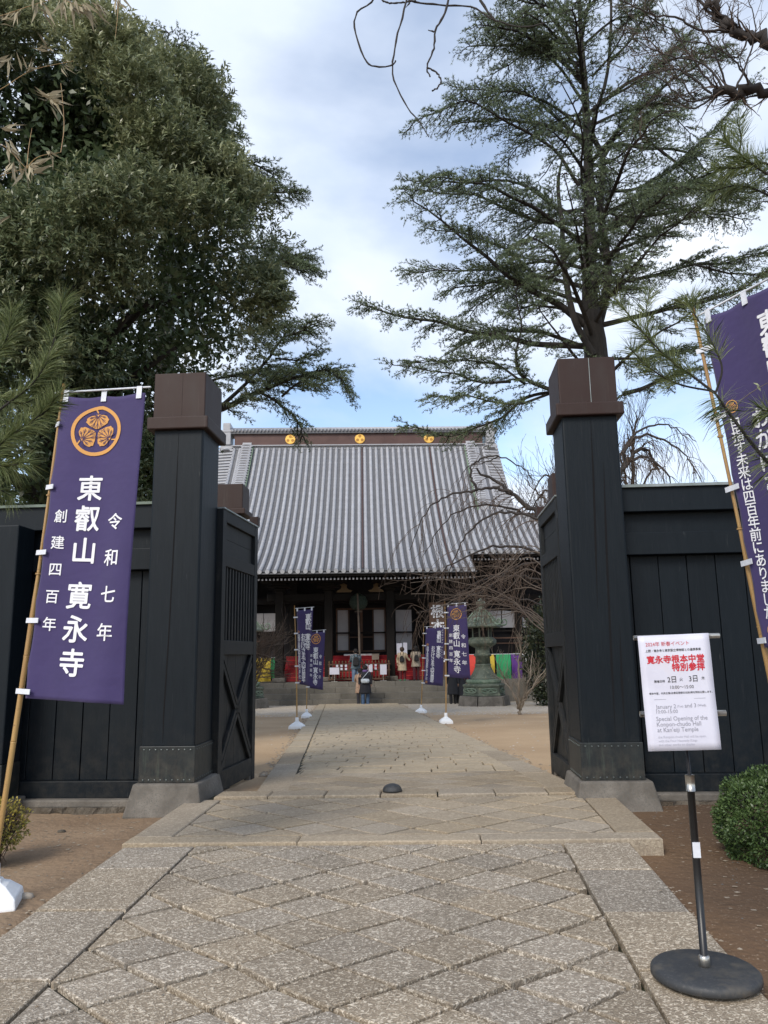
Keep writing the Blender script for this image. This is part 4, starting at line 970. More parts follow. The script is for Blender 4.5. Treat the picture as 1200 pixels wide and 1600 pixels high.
def board(u, w0, w1, wid, label, v=-.75, stand=True, txt=None):
    t = hthing('notice_board', label, 'notice', u, v, .25)
    p = MB().box(-wid/2, wid/2, -.012, .012, w0-.25, w1-.25).build('panel', M['paper'], t)
    if stand:
        MB().tube([(0, .03, 0), (0, .02, w1-.35)], .018, 6).build('stand', M['steel'], t); MB().box(-.14, .14, -.1, .12, 0, .025).build('foot', M['steel'], t)
    if txt:
        q = MB()
        for k, ch in enumerate(txt): put_text(q, ch, 0, (w1-.25)-.09-k*(w1-w0-.16)/max(1, len(txt)-1), (w1-w0)/len(txt)*.8, lambda x, y: Vector((x, -.016, y)))
        q.build('lettering', M['inkgrey'], p)
for px0, py0, px1, py1, lab, v in [(515, 1043, 530, 1054, 'blank white notice panel on a stand left of the man in jeans', -.8), (576, 1039, 582, 1050, 'small white notice behind the woman in the black coat', -.6), (594, 1038, 604, 1054, 'white notice sheet on a stand at the right end of the picket fence', -.8), (620, 1005, 628, 1023, 'larger white paper notice left of the one beside it by the couple in beige', -.2), (630, 1004, 636, 1022, 'narrow white paper notice above the couple in beige', -.2)]:
    a, b_ = PV(px0, py1, v), PV(px1, py0, v); board((a.x+b_.x)/2, a.z, b_.z, b_.x-a.x, lab, v)
a, b_ = PV(673, 1050, -1.0), PV(694, 941, -1.0)
t = hthing('name_board', 'tall brown wooden board with large white calligraphy naming the main hall', 'sign', (a.x+b_.x)/2, -1.0, .25)
pw, ph = b_.x-a.x, b_.z-.25
o = MB().box(-pw/2, pw/2, -.05, .05, 0, ph).build('board', M['wood2'], t, bevel=.02); MB().box(-pw/2-.06, pw/2+.06, -.1, .1, -.01, .12).build('foot', M['granite'], t)
for k, ch in enumerate('根本中堂'): q = MB(); put_text(q, ch, .02, ph-.42-k*.66, .62, lambda x, y: Vector((x, -.056, y)), .03); q.build('lettering', M['white'], o)
def curtain(name, label, segs, v=.15, wt=1.35, wb=.28):
    u0 = segs[0][0]; t = hthing(name, label, 'curtain', u0, v, .25)
    MB().tube([(-.05, 0, wt-.25), (segs[-1][1]-u0+.05, 0, wt-.25)], .02, 6).build('rail', M['white'], t)
    for a, c, m, bulge, bot in segs:
        b = MB(); nu, nv = 14, 10
        for j in range(nv+1):
            for i in range(nu+1):
                s_, r_ = i/nu, j/nv; bg_ = bulge*math.sin(PI*min(1, r_*1.0))*.5
                x = a-u0+(c-a)*s_ + bg_*(s_ if bulge > 0 else (1-s_)); z = (wt-.25)-(wt-bot)*r_
                b.v.append((x, -.05-.05*math.sin(s_*9+r_*3)*r_-.12*math.sin(PI*r_), z))
        for j in range(nv):
            for i in range(nu): k = j*(nu+1)+i; b.f.append((k, k+nu+1, k+nu+2, k+1)); b.mi.append(0)
        b.build('cloth', M[m], t, smooth=True)
curtain('five_colour_curtain', 'draped curtain of red, yellow, green, purple and white cloth behind the right bronze lantern', [(4.5, 5.35, 'cred', .35, .25), (5.4, 6.22, 'cyellow', .0, .3), (6.3, 6.98, 'cgreen', .0, .22), (7.0, 7.5, 'cpurple', .0, .22), (7.52, 7.9, 'cwhite', .0, .95)])
curtain('five_colour_curtain', 'draped red, yellow and green curtain partly hidden by the left gate leaf', [(-5.6, -4.85, 'cred', 0, .7), (-4.8, -4.12, 'cyellow', .0, .28), (-4.1, -3.85, 'cgreen', .0, .4)])
# red drapery hanging beside the left column
# ------------------------------------------------------------------ bronze lanterns
def lantern(label, px, Y):
    b0 = P(px, 1100, Y); z = ground_z(b0.x, Y); t = thing('bronze_lantern', label, 'lantern', (b0.x, Y, z), R(12), group='tall bronze lanterns before the hall', local=True)
    h = 6; s = 1.03
    for k in range(6):
        a0, a1 = PI/3*k+.02, PI/3*(k+1)-.02; q = lambda r, a: (r*math.cos(a), r*math.sin(a))
        MB().hexa([(*q(.3, a0), 0), (*q(1.04, a0), 0), (*q(1.04, a1), 0), (*q(.3, a1), 0)], [(*q(.3, a0), .38), (*q(.98, a0), .38), (*q(.98, a1), .38), (*q(.3, a1), .38)]).build('plinth_stone', M['granite'], t, bevel=.02)
    MB().lathe([(.84, .38), (.86, .42), (.82, .46), (.80, .70), (.84, .74), (.84, .80), (.74, .84)], n=6).build('base_tier', M['verdigris'], t, bevel=.015)
    for k in range(6):                               # framed relief panels
        a = PI/3*(k+.5); r = .815*math.cos(PI/6); cx, cy = r*math.cos(a), r*math.sin(a); tx, ty = -math.sin(a), math.cos(a)
        b = MB(); pp = [Vector((cx+tx*x*.30, cy+ty*x*.30, .58+z_*.08)) + Vector((math.cos(a), math.sin(a), 0))*.02 for x, z_ in [(math.cos(q)*abs(math.cos(q))**-.4 if abs(math.cos(q)) > .01 else 0, math.sin(q)) for q in np.linspace(0, 2*PI, 17)]]
        b.tube(pp, .022, 5); b.tube([Vector((cx+tx*x, cy+ty*x, .58+.03*math.sin(x*28)))+Vector((math.cos(a), math.sin(a), 0))*.02 for x in np.linspace(-.2, .2, 12)], .022, 5); b.build('relief', M['verdipale'], t)
    MB().lathe([(.64, .84), (.68, .90), (.68, .98), (.6, 1.0)], n=24).build('ring', M['verdipale'], t, smooth=False)
    MB().lathe([(.60, 1.0), (.56, 1.06), (.45, 1.18), (.36, 1.34), (.30, 1.50), (.33, 1.54), (.30, 1.58)], n=24).build('bell', M['verdigris'], t, smooth=True)
    MB().lathe([(.29, 1.58), (.28, 1.85), (.34, 1.88), (.34, 1.95), (.28, 1.98), (.28, 2.18), (.34, 2.22)], n=20).build('shaft', M['verdigris'], t, smooth=True)
    MB().lathe([(.34, 2.20), (.52, 2.30), (.58, 2.36), (.58, 2.48), (.50, 2.56), (.40, 2.60)], n=6).build('platform', M['verdigris'], t, bevel=.015)
    MB().lathe([(.34, 2.58), (.36, 2.62), (.36, 2.94), (.34, 2.98)], n=6).build('fire_box', M['wood'], t)
    for k in range(6):
        a = PI/3*k; MB().tube([(.36*math.cos(a), .36*math.sin(a), 2.6), (.36*math.cos(a), .36*math.sin(a), 2.96)], .03, 6).build('fire_box_post', M['verdigris'], t)
    MB().lathe([(.76, 2.96), (.80, 3.0), (.78, 3.05), (.66, 3.14), (.50, 3.32), (.34, 3.50), (.20, 3.60), (.15, 3.64)], n=6).build('roof', M['verdigris'], t, bevel=.01)
    for k in range(6):
        a = PI/3*k; b = MB(); pts = [(r, w) for r, w in [(.16, 3.66), (.34, 3.53), (.50, 3.35), (.66, 3.17), (.78, 3.08), (.88, 3.06)]]
        for q in range(13):
            g = -PI/2+q*.48; rr = .135-.0075*q; pts.append((.90+.03*0+rr*math.cos(g)+.02, 3.06+.135+rr*math.sin(g)))
        b.tube([(r*math.cos(a), r*math.sin(a), w) for r, w in pts], [.035]*6+[.036-.0015*q for q in range(13)], 6); b.build('curled_rib', M['verdipale'], t, smooth=True)
        b = MB()                                    # second smaller curl between the corners
        a2 = a; pts = [(.72, 3.10), (.74, 3.10)]+[(.72+(.085-.005*q)*math.cos(-PI/2+q*.5), 3.19+(.085-.005*q)*math.sin(-PI/2+q*.5)) for q in range(10)]
        b.tube([(r*math.cos(a2)-.0*math.sin(a2), r*math.sin(a2), w) for r, w in pts], .022, 5); b.build('small_curl', M['verdipale'], t, smooth=True)
    MB().lathe([(.15, 3.62), (.19, 3.68), (.13, 3.74), (.11, 3.80), (.17, 3.84), (.20, 3.92), (.15, 4.0), (.05, 4.07), (.02, 4.12)], n=16).build('finial', M['verdigris'], t, smooth=True)
    return t
lantern('tall green bronze lantern with curled roof ribs standing right of the inner path', 757, 30.6)
lantern('green bronze lantern mostly hidden behind the left gate leaf', 379, 30.6)

# ------------------------------------------------------------------ people
def cloth(name, col): 
    if name not in M: M[name] = mat(name, col, .85, noise=(6, tuple(c*.7 for c in col), 4))
    return M[name]
def person(label, pos, face, H=1.65, coat=None, coat_len=.55, trousers=(.04, .05, .12), shoes=(.05, .03, .02), hair=(.012, .01, .01), arms='down', bag=None, bag_label=None, scarf=None, longhair=False, step=.06, coatw=1.0):
    t = thing('person', label, 'person', tuple(pos), face, local=True); k = H/1.65
    def S_(p): return Vector(p)*k
    arm = {'down': [(.24, -.01, 1.12), (.25, .05, .88)], 'front': [(.22, .05, 1.13), (.12, .24, 1.06)], 'out': [(.26, .05, 1.14), (.36, .2, 1.02)]}[arms]
    J = [((0, 0, .92), .13), ((0, 0, 1.10), .12), ((0, 0, 1.30), .135), ((0, 0, 1.40), .06), ((0, .01, 1.47), .055), ((0, .015, 1.545), .092), ((0, .01, 1.60), .07)]
    E_ = [(0, 1), (1, 2), (2, 3), (3, 4), (4, 5), (5, 6)]
    for s in (-1, 1):
        i = len(J); sp = step*s
        J += [((s*.09, 0, .86), .09), ((s*.10, sp*.7+.02, .48), .062), ((s*.10, sp, .10), .042), ((s*.105, sp+.13, .045), .036)]
        E_ += [(0, i), (i, i+1), (i+1, i+2), (i+2, i+3)]
        i = len(J); a = [arm[0], arm[1]] if not (arms == 'out' and s < 0) else [(.24, -.01, 1.12), (.25, .05, .88)]
        J += [((s*.17, 0, 1.33), .06), ((s*a[0][0], a[0][1], a[0][2]), .044), ((s*a[1][0], a[1][1], a[1][2]), .03)]
        E_ += [(2, i), (i, i+1), (i+1, i+2)]
    me = bpy.data.meshes.new('body'); me.from_pydata([tuple(S_(j[0])) for j in J], E_, [])
    o = finish(me, 'body', M['skin'], t); md = o.modifiers.new('skin', 'SKIN'); 
    for v, j in zip(me.skin_vertices[0].data if me.skin_vertices else [], J): v.radius = (j[1]*k, j[1]*k)
    if not me.skin_vertices:
        bpy.context.view_layer.objects.active = o
        me.attributes.new('skin', 'FLOAT', 'POINT') if False else None
    sb = o.modifiers.new('smooth', 'SUBSURF'); sb.levels = 1; sb.render_levels = 1
    for s in (-1, 1):                                # hands: palm side fingers and thumb
        a = arm[1] if not (arms == 'out' and s < 0) else (.25, .05, .88)
        w_ = Vector((s*a[0], a[1], a[2])); hd = MB()
        dr = Vector((0, .3, -1)).normalized() if arms == 'down' or (arms == 'out' and s < 0) else Vector((s*-.3, 1, -.1)).normalized()
        hd.tube([S_(w_), S_(w_+dr*.045), S_(w_+dr*.09)], [.026*k, .036*k, .03*k], 8)
        for f in range(4):
            of = Vector((0, (f-1.5)*.018, 0)) if arms == 'down' else Vector(((f-1.5)*.018, 0, 0)); L_ = (.06, .075, .07, .055)[f]
            hd.tube([S_(w_+dr*.08+of), S_(w_+dr*(.08+L_*.6)+of), S_(w_+dr*(.08+L_)+of+Vector((-s*.012, 0, -.006)))], .0085*k, 5)
        hd.tube([S_(w_+dr*.03), S_(w_+dr*.06+Vector((-s*.02, .03, 0))), S_(w_+dr*.09+Vector((-s*.02, .035, 0)))], .010*k, 5)
        hd.build('hand', M['skin'], t, smooth=True)
    for s in (-1, 1):
        sp = step*s; c = cloth('trousers_%d' % int(sum(trousers)*1000), trousers)
        MB().tube([S_((s*.07, 0, .94)), S_((s*.09, sp*.3, .80)), S_((s*.10, sp*.7+.02, .48)), S_((s*.10, sp, .12)), S_((s*.10, sp, .06))], [.10*k, .105*k, .078*k, .07*k, .07*k], 12).build('trouser_leg', c, t, smooth=True)
        MB().hexa([S_((s*.105-.045, sp-.08, 0)), S_((s*.105+.045, sp-.08, 0)), S_((s*.105+.05, sp+.16, 0)), S_((s*.105-.05, sp+.16, 0))], [S_((s*.105-.04, sp-.07, .085)), S_((s*.105+.04, sp-.07, .085)), S_((s*.105+.035, sp+.13, .05)), S_((s*.105-.035, sp+.13, .05))]).build('shoe', cloth('shoe_%d' % int(sum(shoes)*1000), shoes), t, bevel=.015)
    cm = cloth('coat_%d' % int(sum(coat)*1000), coat); z0 = coat_len
    b = MB(); prof = [(z0, .235*coatw, .16), (z0+.05, .23*coatw, .155), (.95, .195, .135), (1.10, .175, .125), (1.25, .20, .13), (1.34, .19, .115), (1.40, .115, .08), (1.44, .07, .06)]
    n = 18; pr = []
    for z, rx, ry in prof: pr.append([(rx*math.cos(2*PI*q/n)*(1+.03*math.sin(5*q)*(z < .9)), ry*math.sin(2*PI*q/n)*(1+.05*math.cos(4*q)*(z < .9)), z) for q in range(n)])
    for r in pr: b.v += [tuple(S_(p)) for p in r]
    for j in range(len(pr)-1):
        for q in range(n): q2 = (q+1) % n; b.f.append((j*n+q, j*n+q2, (j+1)*n+q2, (j+1)*n+q)); b.mi.append(0)
    b.f.append(tuple(range(n))[::-1]); b.mi.append(0)
    b.build('coat', cm, t, smooth=True)
    for s in (-1, 1):
        a = arm if not (arms == 'out' and s < 0) else [(.24, -.01, 1.12), (.25, .05, .88)]
        MB().tube([S_((s*.14, 0, 1.355)), S_((s*.185, 0, 1.33)), S_((s*a[0][0], a[0][1], a[0][2])), S_((s*a[1][0]*.99, a[1][1], a[1][2]+.01))], [.06*k, .07*k, .058*k, .048*k], 10).build('sleeve', cm, t, smooth=True)
    hb = MB(); hb.lathe([(.03, -.1), (.085, -.07), (.105, 0), (.10, .05), (.07, .095), (.02, .115)], c=tuple(S_((0, -.008, 1.56))), n=14, sy=1.08)
    if longhair: hb.lathe([(.05, 0), (.09, .05), (.10, .2)], c=tuple(S_((0, -.03, 1.36))), n=12, sy=.7)
    hb.build('hair', cloth('hair_%d' % int(sum(hair)*1000), hair), t, smooth=True)
    fc = MB(); fc.lathe([(.012, -.02), (.02, 0), (.008, .03)], c=tuple(S_((0, .105, 1.53))), n=6)
    for s in (-1, 1): fc.lathe([(.008, -.025), (.018, 0), (.01, .03)], c=tuple(S_((s*.095, .01, 1.54))), n=6)
    fc.build('nose_and_ears', M['skin'], t, kind='stuff')
    if scarf: MB().lathe([(.10, 0), (.125, .03), (.12, .07), (.08, .1)], c=tuple(S_((0, 0, 1.375))), n=14).build('scarf', cloth('scarf_p', scarf), t, smooth=True)
    if bag:
        g = thing('backpack' if bag != 'hip' else 'shoulder_bag', bag_label, 'backpack' if bag != 'hip' else 'bag', tuple(pos), face, local=True)
        if bag == 'hip':
            MB().lathe([(.02, -.09), (.05, -.08), (.06, 0), (.05, .08), (.02, .09)], c=tuple(S_((0, -.185, 1.02))), n=10, sx=3.1, sy=.9).build('bag_body', cloth('pale_bag', (.5, .55, .6)), g, smooth=True)
            MB().tube([S_((-.18, -.15, 1.05)), S_((0, -.15, 1.25)), S_((.13, -.09, 1.40))], .012*k, 5).build('strap', cloth('pale_bag', (.5, .55, .6)), g)
        else:
            w_ = .14 if bag == 'big' else .115; hh = .40 if bag == 'big' else .33; b = MB()
            pts = [(-w_, 0), (w_, 0), (w_*1.05, hh*.5), (w_*.75, hh*.9), (0, hh), (-w_*.75, hh*.9), (-w_*1.05, hh*.5)]
            b.hexa([S_((x, -.13, .92+z)) for x, z in pts], [S_((x*.9, -.26, .93+z*.96)) for x, z in pts]); b.build('pack_body', cloth('black_pack', (.018, .018, .02)), g, bevel=.03)
            MB().hexa([S_((-w_*.7, -.255, .94)), S_((w_*.7, -.255, .94)), S_((w_*.7, -.255, 1.08)), S_((-w_*.7, -.255, 1.08))], [S_((-w_*.6, -.29, .95)), S_((w_*.6, -.29, .95)), S_((w_*.6, -.28, 1.06)), S_((-w_*.6, -.28, 1.06))]).build('front_pocket', cloth('black_pack', (.018, .018, .02)), g, bevel=.01)
            for s in (-1, 1): MB().tube([S_((s*.05, -.15, 1.26)), S_((s*.08, -.09, 1.40)), S_((s*.10, .05, 1.38)), S_((s*.12, .13, 1.2)), S_((s*.12, -.10, 1.0))], .014*k, 5).build('shoulder_strap', cloth('black_pack', (.018, .018, .02)), g)
    return t
def hp(px, v, w): q = PV(px, 1060, v); return HL(q.x, v, w)
person('person in a grey-blue jacket and light jeans climbing the stone steps', hp(556, -.93, GZ+rise*3), AL+.1, 1.66, (.10, .14, .17), .78, (.13, .20, .30), (.06, .05, .05), bag='big', bag_label='black backpack worn by the person in light jeans', arms='front')
person('person in a long black coat and purple scarf at the foot of the steps', HL(PV(571, 1095, -3.0).x, -3.0, GZ), AL, 1.66, (.012, .013, .02), .50, (.06, .11, .2), (.45, .4, .38), scarf=(.12, .07, .2), bag='hip', bag_label='pale shoulder bag across the back of the black coat', coatw=1.12)
person('person in a beige coat mostly hidden in front of the black-coated one', HL(PV(563, 1095, -2.55).x, -2.55, GZ), AL+.2, 1.52, (.42, .28, .2), .55, (.03, .03, .04), arms='front')
person('person in a knee-length cream coat, left one of the couple by the notices', hp(629, -.85, .25), AL-.15, 1.46, (.50, .40, .28), .50, (.12, .015, .02), (.05, .2, .1), arms='out', bag='small', bag_label='black backpack on the cream coat left of the pair', hair=(.05, .03, .02))
person('person in a short beige-grey coat, right one of the couple by the notices', hp(650.5, -.95, .25), AL+.1, 1.51, (.38, .32, .25), .66, (.07, .012, .02), (.02, .02, .02), arms='front', bag='small', bag_label='black backpack on the beige-grey coat right of the pair', longhair=True)
person('person in a long black padded coat behind the crested banner, left of the pair there', HL(PV(708, 1092, -3.1).x, -3.1, GZ), AL+.1, 1.6, (.014, .016, .022), .42, (.012, .012, .014), (.01, .01, .01), coatw=1.05)
person('person in a long black pleated coat next to the bronze lantern plinth', HL(PV(720, 1092, -2.9).x, -2.9, GZ), AL-.2, 1.63, (.016, .018, .026), .36, (.012, .012, .014), (.01, .01, .01), coatw=1.2)

# ================================================================== vegetation
def norm(a): return a/np.maximum(np.linalg.norm(a, axis=-1, keepdims=True), 1e-9)
def perp(d, g=rng):
    r = g.normal(size=d.shape); r -= (r*d).sum(-1, keepdims=True)*d; return norm(r)
def leaves(name, m, pos, dr, nr, ln, wd, parent, fold=.18, tint=None, kind=None, mid=.45, curl=.0):
    """pointed leaves: four points each, folded along the midrib"""
    dr = norm(dr); sd = norm(np.cross(dr, nr)); up = np.cross(sd, dr); ln = ln[:, None]; wd = wd[:, None]
    a = pos; c = pos+dr*ln - up*curl*ln; b = pos+dr*ln*mid+sd*wd/2+up*wd*fold; e = pos+dr*ln*mid-sd*wd/2+up*wd*fold
    n = len(pos); V = np.stack([a, b, c, e], 1).reshape(-1, 3); Q = (np.arange(n)[:, None]*4+np.arange(4)[None])
    t_ = np.repeat(rng.random(n)**1.6 if tint is None else tint, 4)
    return np_mesh(name, V, Q, m, parent, t_, kind=kind)
def spikes(name, m, pos, dr, ln, wd, parent, tint=None, kind=None):
    dr = norm(dr); sd = perp(dr)*wd[:, None]/2; n = len(pos)
    V = np.stack([pos-sd, pos+sd, pos+dr*ln[:, None]], 1).reshape(-1, 3); Q = np.arange(n*3).reshape(-1, 3)
    return np_mesh(name, V, Q, m, parent, np.repeat(rng.random(n)**1.5 if tint is None else tint, 3), kind=kind)
def tubes(name, m, lines_, parent, sides=4, kind=None, smooth=True):
    """lines_: list of (points (n,3), radii (n,))"""
    Vs, Qs, o = [], [], 0; ang = np.arange(sides)*2*PI/sides; ca, sa = np.cos(ang), np.sin(ang)
    for p, r in lines_:
        p = np.asarray(p, float); r = np.asarray(r, float); n = len(p)
        t_ = np.gradient(p, axis=0); t_ = norm(t_); a = norm(np.cross(t_, np.array([.31, .17, .93]))); b = np.cross(t_, a)
        ring = p[:, None]+r[:, None, None]*(a[:, None]*ca[None, :, None]+b[:, None]*sa[None, :, None])
        Vs.append(ring.reshape(-1, 3)); k = np.arange(n-1)[:, None]*sides; j = np.arange(sides)[None]; j2 = (j+1) % sides
        Qs.append((o+np.stack([k+j, k+j2, k+sides+j2, k+sides+j], -1)).reshape(-1, 4)); o += n*sides
    return np_mesh(name, np.concatenate(Vs), np.concatenate(Qs), m, parent, smooth=smooth, kind=kind)
def spline(pts, n):
    pts = np.array([list(p) for p in pts], float); m = len(pts)
    if m < 3: t_ = np.linspace(0, 1, n)[:, None]; return pts[0]*(1-t_)+pts[-1]*t_
    P_ = np.vstack([2*pts[0]-pts[1], pts, 2*pts[-1]-pts[-2]]); u = np.linspace(0, m-1-1e-6, n); i = u.astype(int); f = (u-i)[:, None]
    a, b, c, d = P_[i], P_[i+1], P_[i+2], P_[i+3]
    return .5*((2*b)+(-a+c)*f+(2*a-5*b+4*c-d)*f**2+(-a+3*b-3*c+d)*f**3)
def PX_(pts, Y):
    """photograph directions at depth Y (number or one per point) -> points"""
    Y = Y if hasattr(Y, '__len__') else [Y]*len(pts); return [np.array(P(a, b, y)) for (a, b), y in zip(pts, Y)]

# ---- big broad-leaved evergreen behind the left fence --------------------
t = thing('evergreen_tree', 'huge dense broad-leaved evergreen tree filling the upper left behind the fence', 'tree', (-6.6, 12.6, ground_z(-6.6, 12.6)))
ELL = [((-6.3, 12.5, 11.1), (1.3, 1.3, 1.25)), ((-5.35, 12.9, 10.7), (1.25, 1.4, 1.1)), ((-8.4, 12.6, 11.2), (3.0, 2.8, 2.6)), ((-7.1, 12.9, 8.6), (4.2, 3.6, 4.6)), ((-5.4, 12.3, 7.9), (2.6, 2.7, 2.6)), ((-7.2, 12.0, 5.4), (2.7, 2.5, 3.0)), ((-9.5, 12.2, 8.5), (3.5, 3, 4.5))]
def inside(p, sc=1.0):
    r = np.zeros(len(p), bool)
    for c, a in ELL: r |= ((((p-np.array(c))/(np.array(a)*sc))**2).sum(1) < 1)
    return r
lob = []
for c, a in ELL:
    n = 95 if a[0] > 1.5 else 40; d = norm(rng.normal(size=(n, 3))); p = np.array(c)+d*np.array(a)*rng.uniform(.86, 1.02, (n, 1)); keep = ~inside(p, .84)
    for q, dd in zip(p[keep], d[keep]): lob.append((q, dd, rng.uniform(.45, .85)))
pos, dr, nr, tn, shoots = [], [], [], [], []
for q, dd, r in lob:
    front = q[1] < 13.2
    ns = int((330 if front else 45)*(r/.8)**2)
    sd = norm(norm(rng.normal(size=(ns, 3)))+dd*.55); base = q+sd*r*rng.uniform(.45, 1.0, (ns, 1))*np.array([1, 1, .8])
    ax = norm(sd*.6+dd*.35+np.array([0, 0, .45])+rng.normal(size=(ns, 3))*.25)
    tl = np.clip(rng.normal(.3, .2)+.22*(q[2]-8)/3 + .10*(dd[2]), 0, 1)  # lighter tint on high, upward lobes puts top light into leaf colour
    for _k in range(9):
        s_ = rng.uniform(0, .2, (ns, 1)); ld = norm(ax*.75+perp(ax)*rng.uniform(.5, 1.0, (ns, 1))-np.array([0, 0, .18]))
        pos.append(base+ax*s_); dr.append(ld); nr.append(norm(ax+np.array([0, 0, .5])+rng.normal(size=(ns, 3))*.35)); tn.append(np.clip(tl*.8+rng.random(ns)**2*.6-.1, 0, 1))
pos, dr, nr, tn = map(np.concatenate, (pos, dr, nr, tn))
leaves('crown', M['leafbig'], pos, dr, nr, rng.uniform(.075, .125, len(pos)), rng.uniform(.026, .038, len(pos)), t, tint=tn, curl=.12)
# inner leaves that close the crown
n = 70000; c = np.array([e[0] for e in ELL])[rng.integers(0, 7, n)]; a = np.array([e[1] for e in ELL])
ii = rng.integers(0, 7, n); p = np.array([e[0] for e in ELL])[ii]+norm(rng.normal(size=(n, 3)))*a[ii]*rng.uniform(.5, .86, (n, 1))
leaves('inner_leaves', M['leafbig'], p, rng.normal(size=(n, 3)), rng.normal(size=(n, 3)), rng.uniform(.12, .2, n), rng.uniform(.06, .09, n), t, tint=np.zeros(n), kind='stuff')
ls = [(spline([(-6.6, 12.6, -.1), (-6.5, 12.6, 2.5), (-6.8, 12.7, 6), (-6.7, 12.6, 10)], 14), np.linspace(.38, .12, 14))]
for k in range(14):
    z = rng.uniform(2.8, 7.5); a = rng.uniform(0, 2*PI); r = rng.uniform(2, 3.6)
    ls.append((spline([(-6.6, 12.6, z), (-6.6+r*.5*math.cos(a), 12.6+r*.4*math.sin(a), z+1), (-6.6+r*math.cos(a), 12.6+r*.8*math.sin(a), z+1.6)], 8), np.linspace(.13, .03, 8)))
tubes('trunk', M['bark'], ls, t, 8)

# ---- conifers ------------------------------------------------------------
def cedar(label, base, trunk, branches, Y0, wscale=1.0, dens=1.0, group=None, extra=()):
    t = thing('cedar_tree', label, 'tree', tuple(base), group=group)
    ls = [(spline(tp, 30), np.interp(np.linspace(0, 1, 30), np.linspace(0, 1, len(tr)), tr)) for tp, tr in trunk]
    tips = []
    nb_p, nb_d, nb_t = [], [], []
    twigs = []
    for bp, r0, dsp in branches:
        bp = [np.array(q, float) for q in bp]; off = np.zeros(3); L_ = sum(np.linalg.norm(bp[i+1]-bp[i]) for i in range(len(bp)-1)); n = max(8, int(L_*4))
        p = spline(bp, n); s = np.linspace(0, 1, n); p = p+np.array([0, 1, 0])*dsp*(s**1.3)[:, None] + np.stack([np.sin(s*19+r0*99), np.cos(s*15), np.sin(s*23+dsp)], 1)*.05*L_**.5*s[:, None]*.4
        ls.append((p, r0*(1-s*.9)+.008))
        tg = norm(np.gradient(p, axis=0)); bt = rng.uniform(.1, .5)
        m = int(L_*8.8*dens)
        for k in range(m):
            f = .22+.78*(k+rng.random())/m; i = min(n-1, int(f*n)); d0 = tg[i]
            lat = norm(np.cross(d0, np.array([0, 0, 1.0])))*(1 if k % 2 else -1)
            d = norm(d0*rng.uniform(.5, 1.1)+lat*rng.uniform(.5, 1.1)+np.array([0, 0, rng.uniform(-.35, .22)])); l2 = (1.15-.75*f)*min(1.5, .45+.2*L_)*rng.uniform(.55, 1.15)*wscale
            n2 = 7; s2 = np.linspace(0, 1, n2)[:, None]; q = p[i]+d*l2*s2+np.array([0, 0, -1])*l2*.16*s2**2+np.array([0, 0, 1])*.03*np.sin(s2*9)
            twigs.append((q, .014*(1-s2[:, 0]*.8)+.003))
            m3 = max(3, int(l2*12))
            for k3 in range(m3):
                f3 = .12+.88*(k3+rng.random())/m3; a = q[0]+(q[-1]-q[0])*f3+np.array([0, 0, -1])*l2*.16*(f3*f3-f3)
                lt = norm(np.cross(d, np.array([0, 0, 1.0])))*(1 if k3 % 2 else -1); d3 = norm(d*rng.uniform(.5, 1)+lt*rng.uniform(.4, 1)+np.array([0, 0, rng.uniform(-.3, .3)])); l3 = rng.uniform(.12, .34)*(1.15-.5*f3)*wscale
                nt = int(l3*50*dens**.5)+3; ft = rng.random((nt, 1)); pp = a+d3*l3*ft-np.array([0, 0, 1])*l3*.25*ft**2
                nb_p.append(pp); nb_d.append(norm(d3*.55+perp(np.repeat(d3[None], nt, 0))*rng.uniform(.5, 1, (nt, 1))+np.array([0, 0, .25]))); nb_t.append(np.clip(bt*.4+rng.random(nt)**2*.8, 0, 1))
    tubes('trunk', M['bark'], ls, t, 8); tubes('twigs', M['bark'], twigs, t, 3, kind='stuff')
    pos, dd, tt = map(np.concatenate, (nb_p, nb_d, nb_t))
    # each short shoot is a small fan of needles
    P3 = np.repeat(pos, 2, 0); D3 = np.repeat(dd, 2, 0)+rng.normal(size=(len(pos)*2, 3))*.38
    spikes('crown', M['leafcedar'], P3, D3, rng.uniform(.05, .09, len(P3))*wscale, rng.uniform(.012, .02, len(P3))*wscale, t, tint=np.repeat(tt, 2))
    return t, len(P3)
Y = 20.0
tr = PX_([(938, 1040), (937, 800), (935, 640), (930, 540), (922, 470), (921, 380), (919, 250), (914, 140), (908, 60), (903, -60), (900, -200)], Y)
tr[0][2] = ground_z(tr[0][0], Y)-.1
tr2 = PX_([(932, 520), (950, 430), (938, 330), (942, 250), (925, 200), (948, 120), (955, 20), (950, -80)], 20.4)
tr3 = PX_([(928, 555), (898, 500), (882, 420), (878, 350), (872, 290), (880, 240)], 19.6)
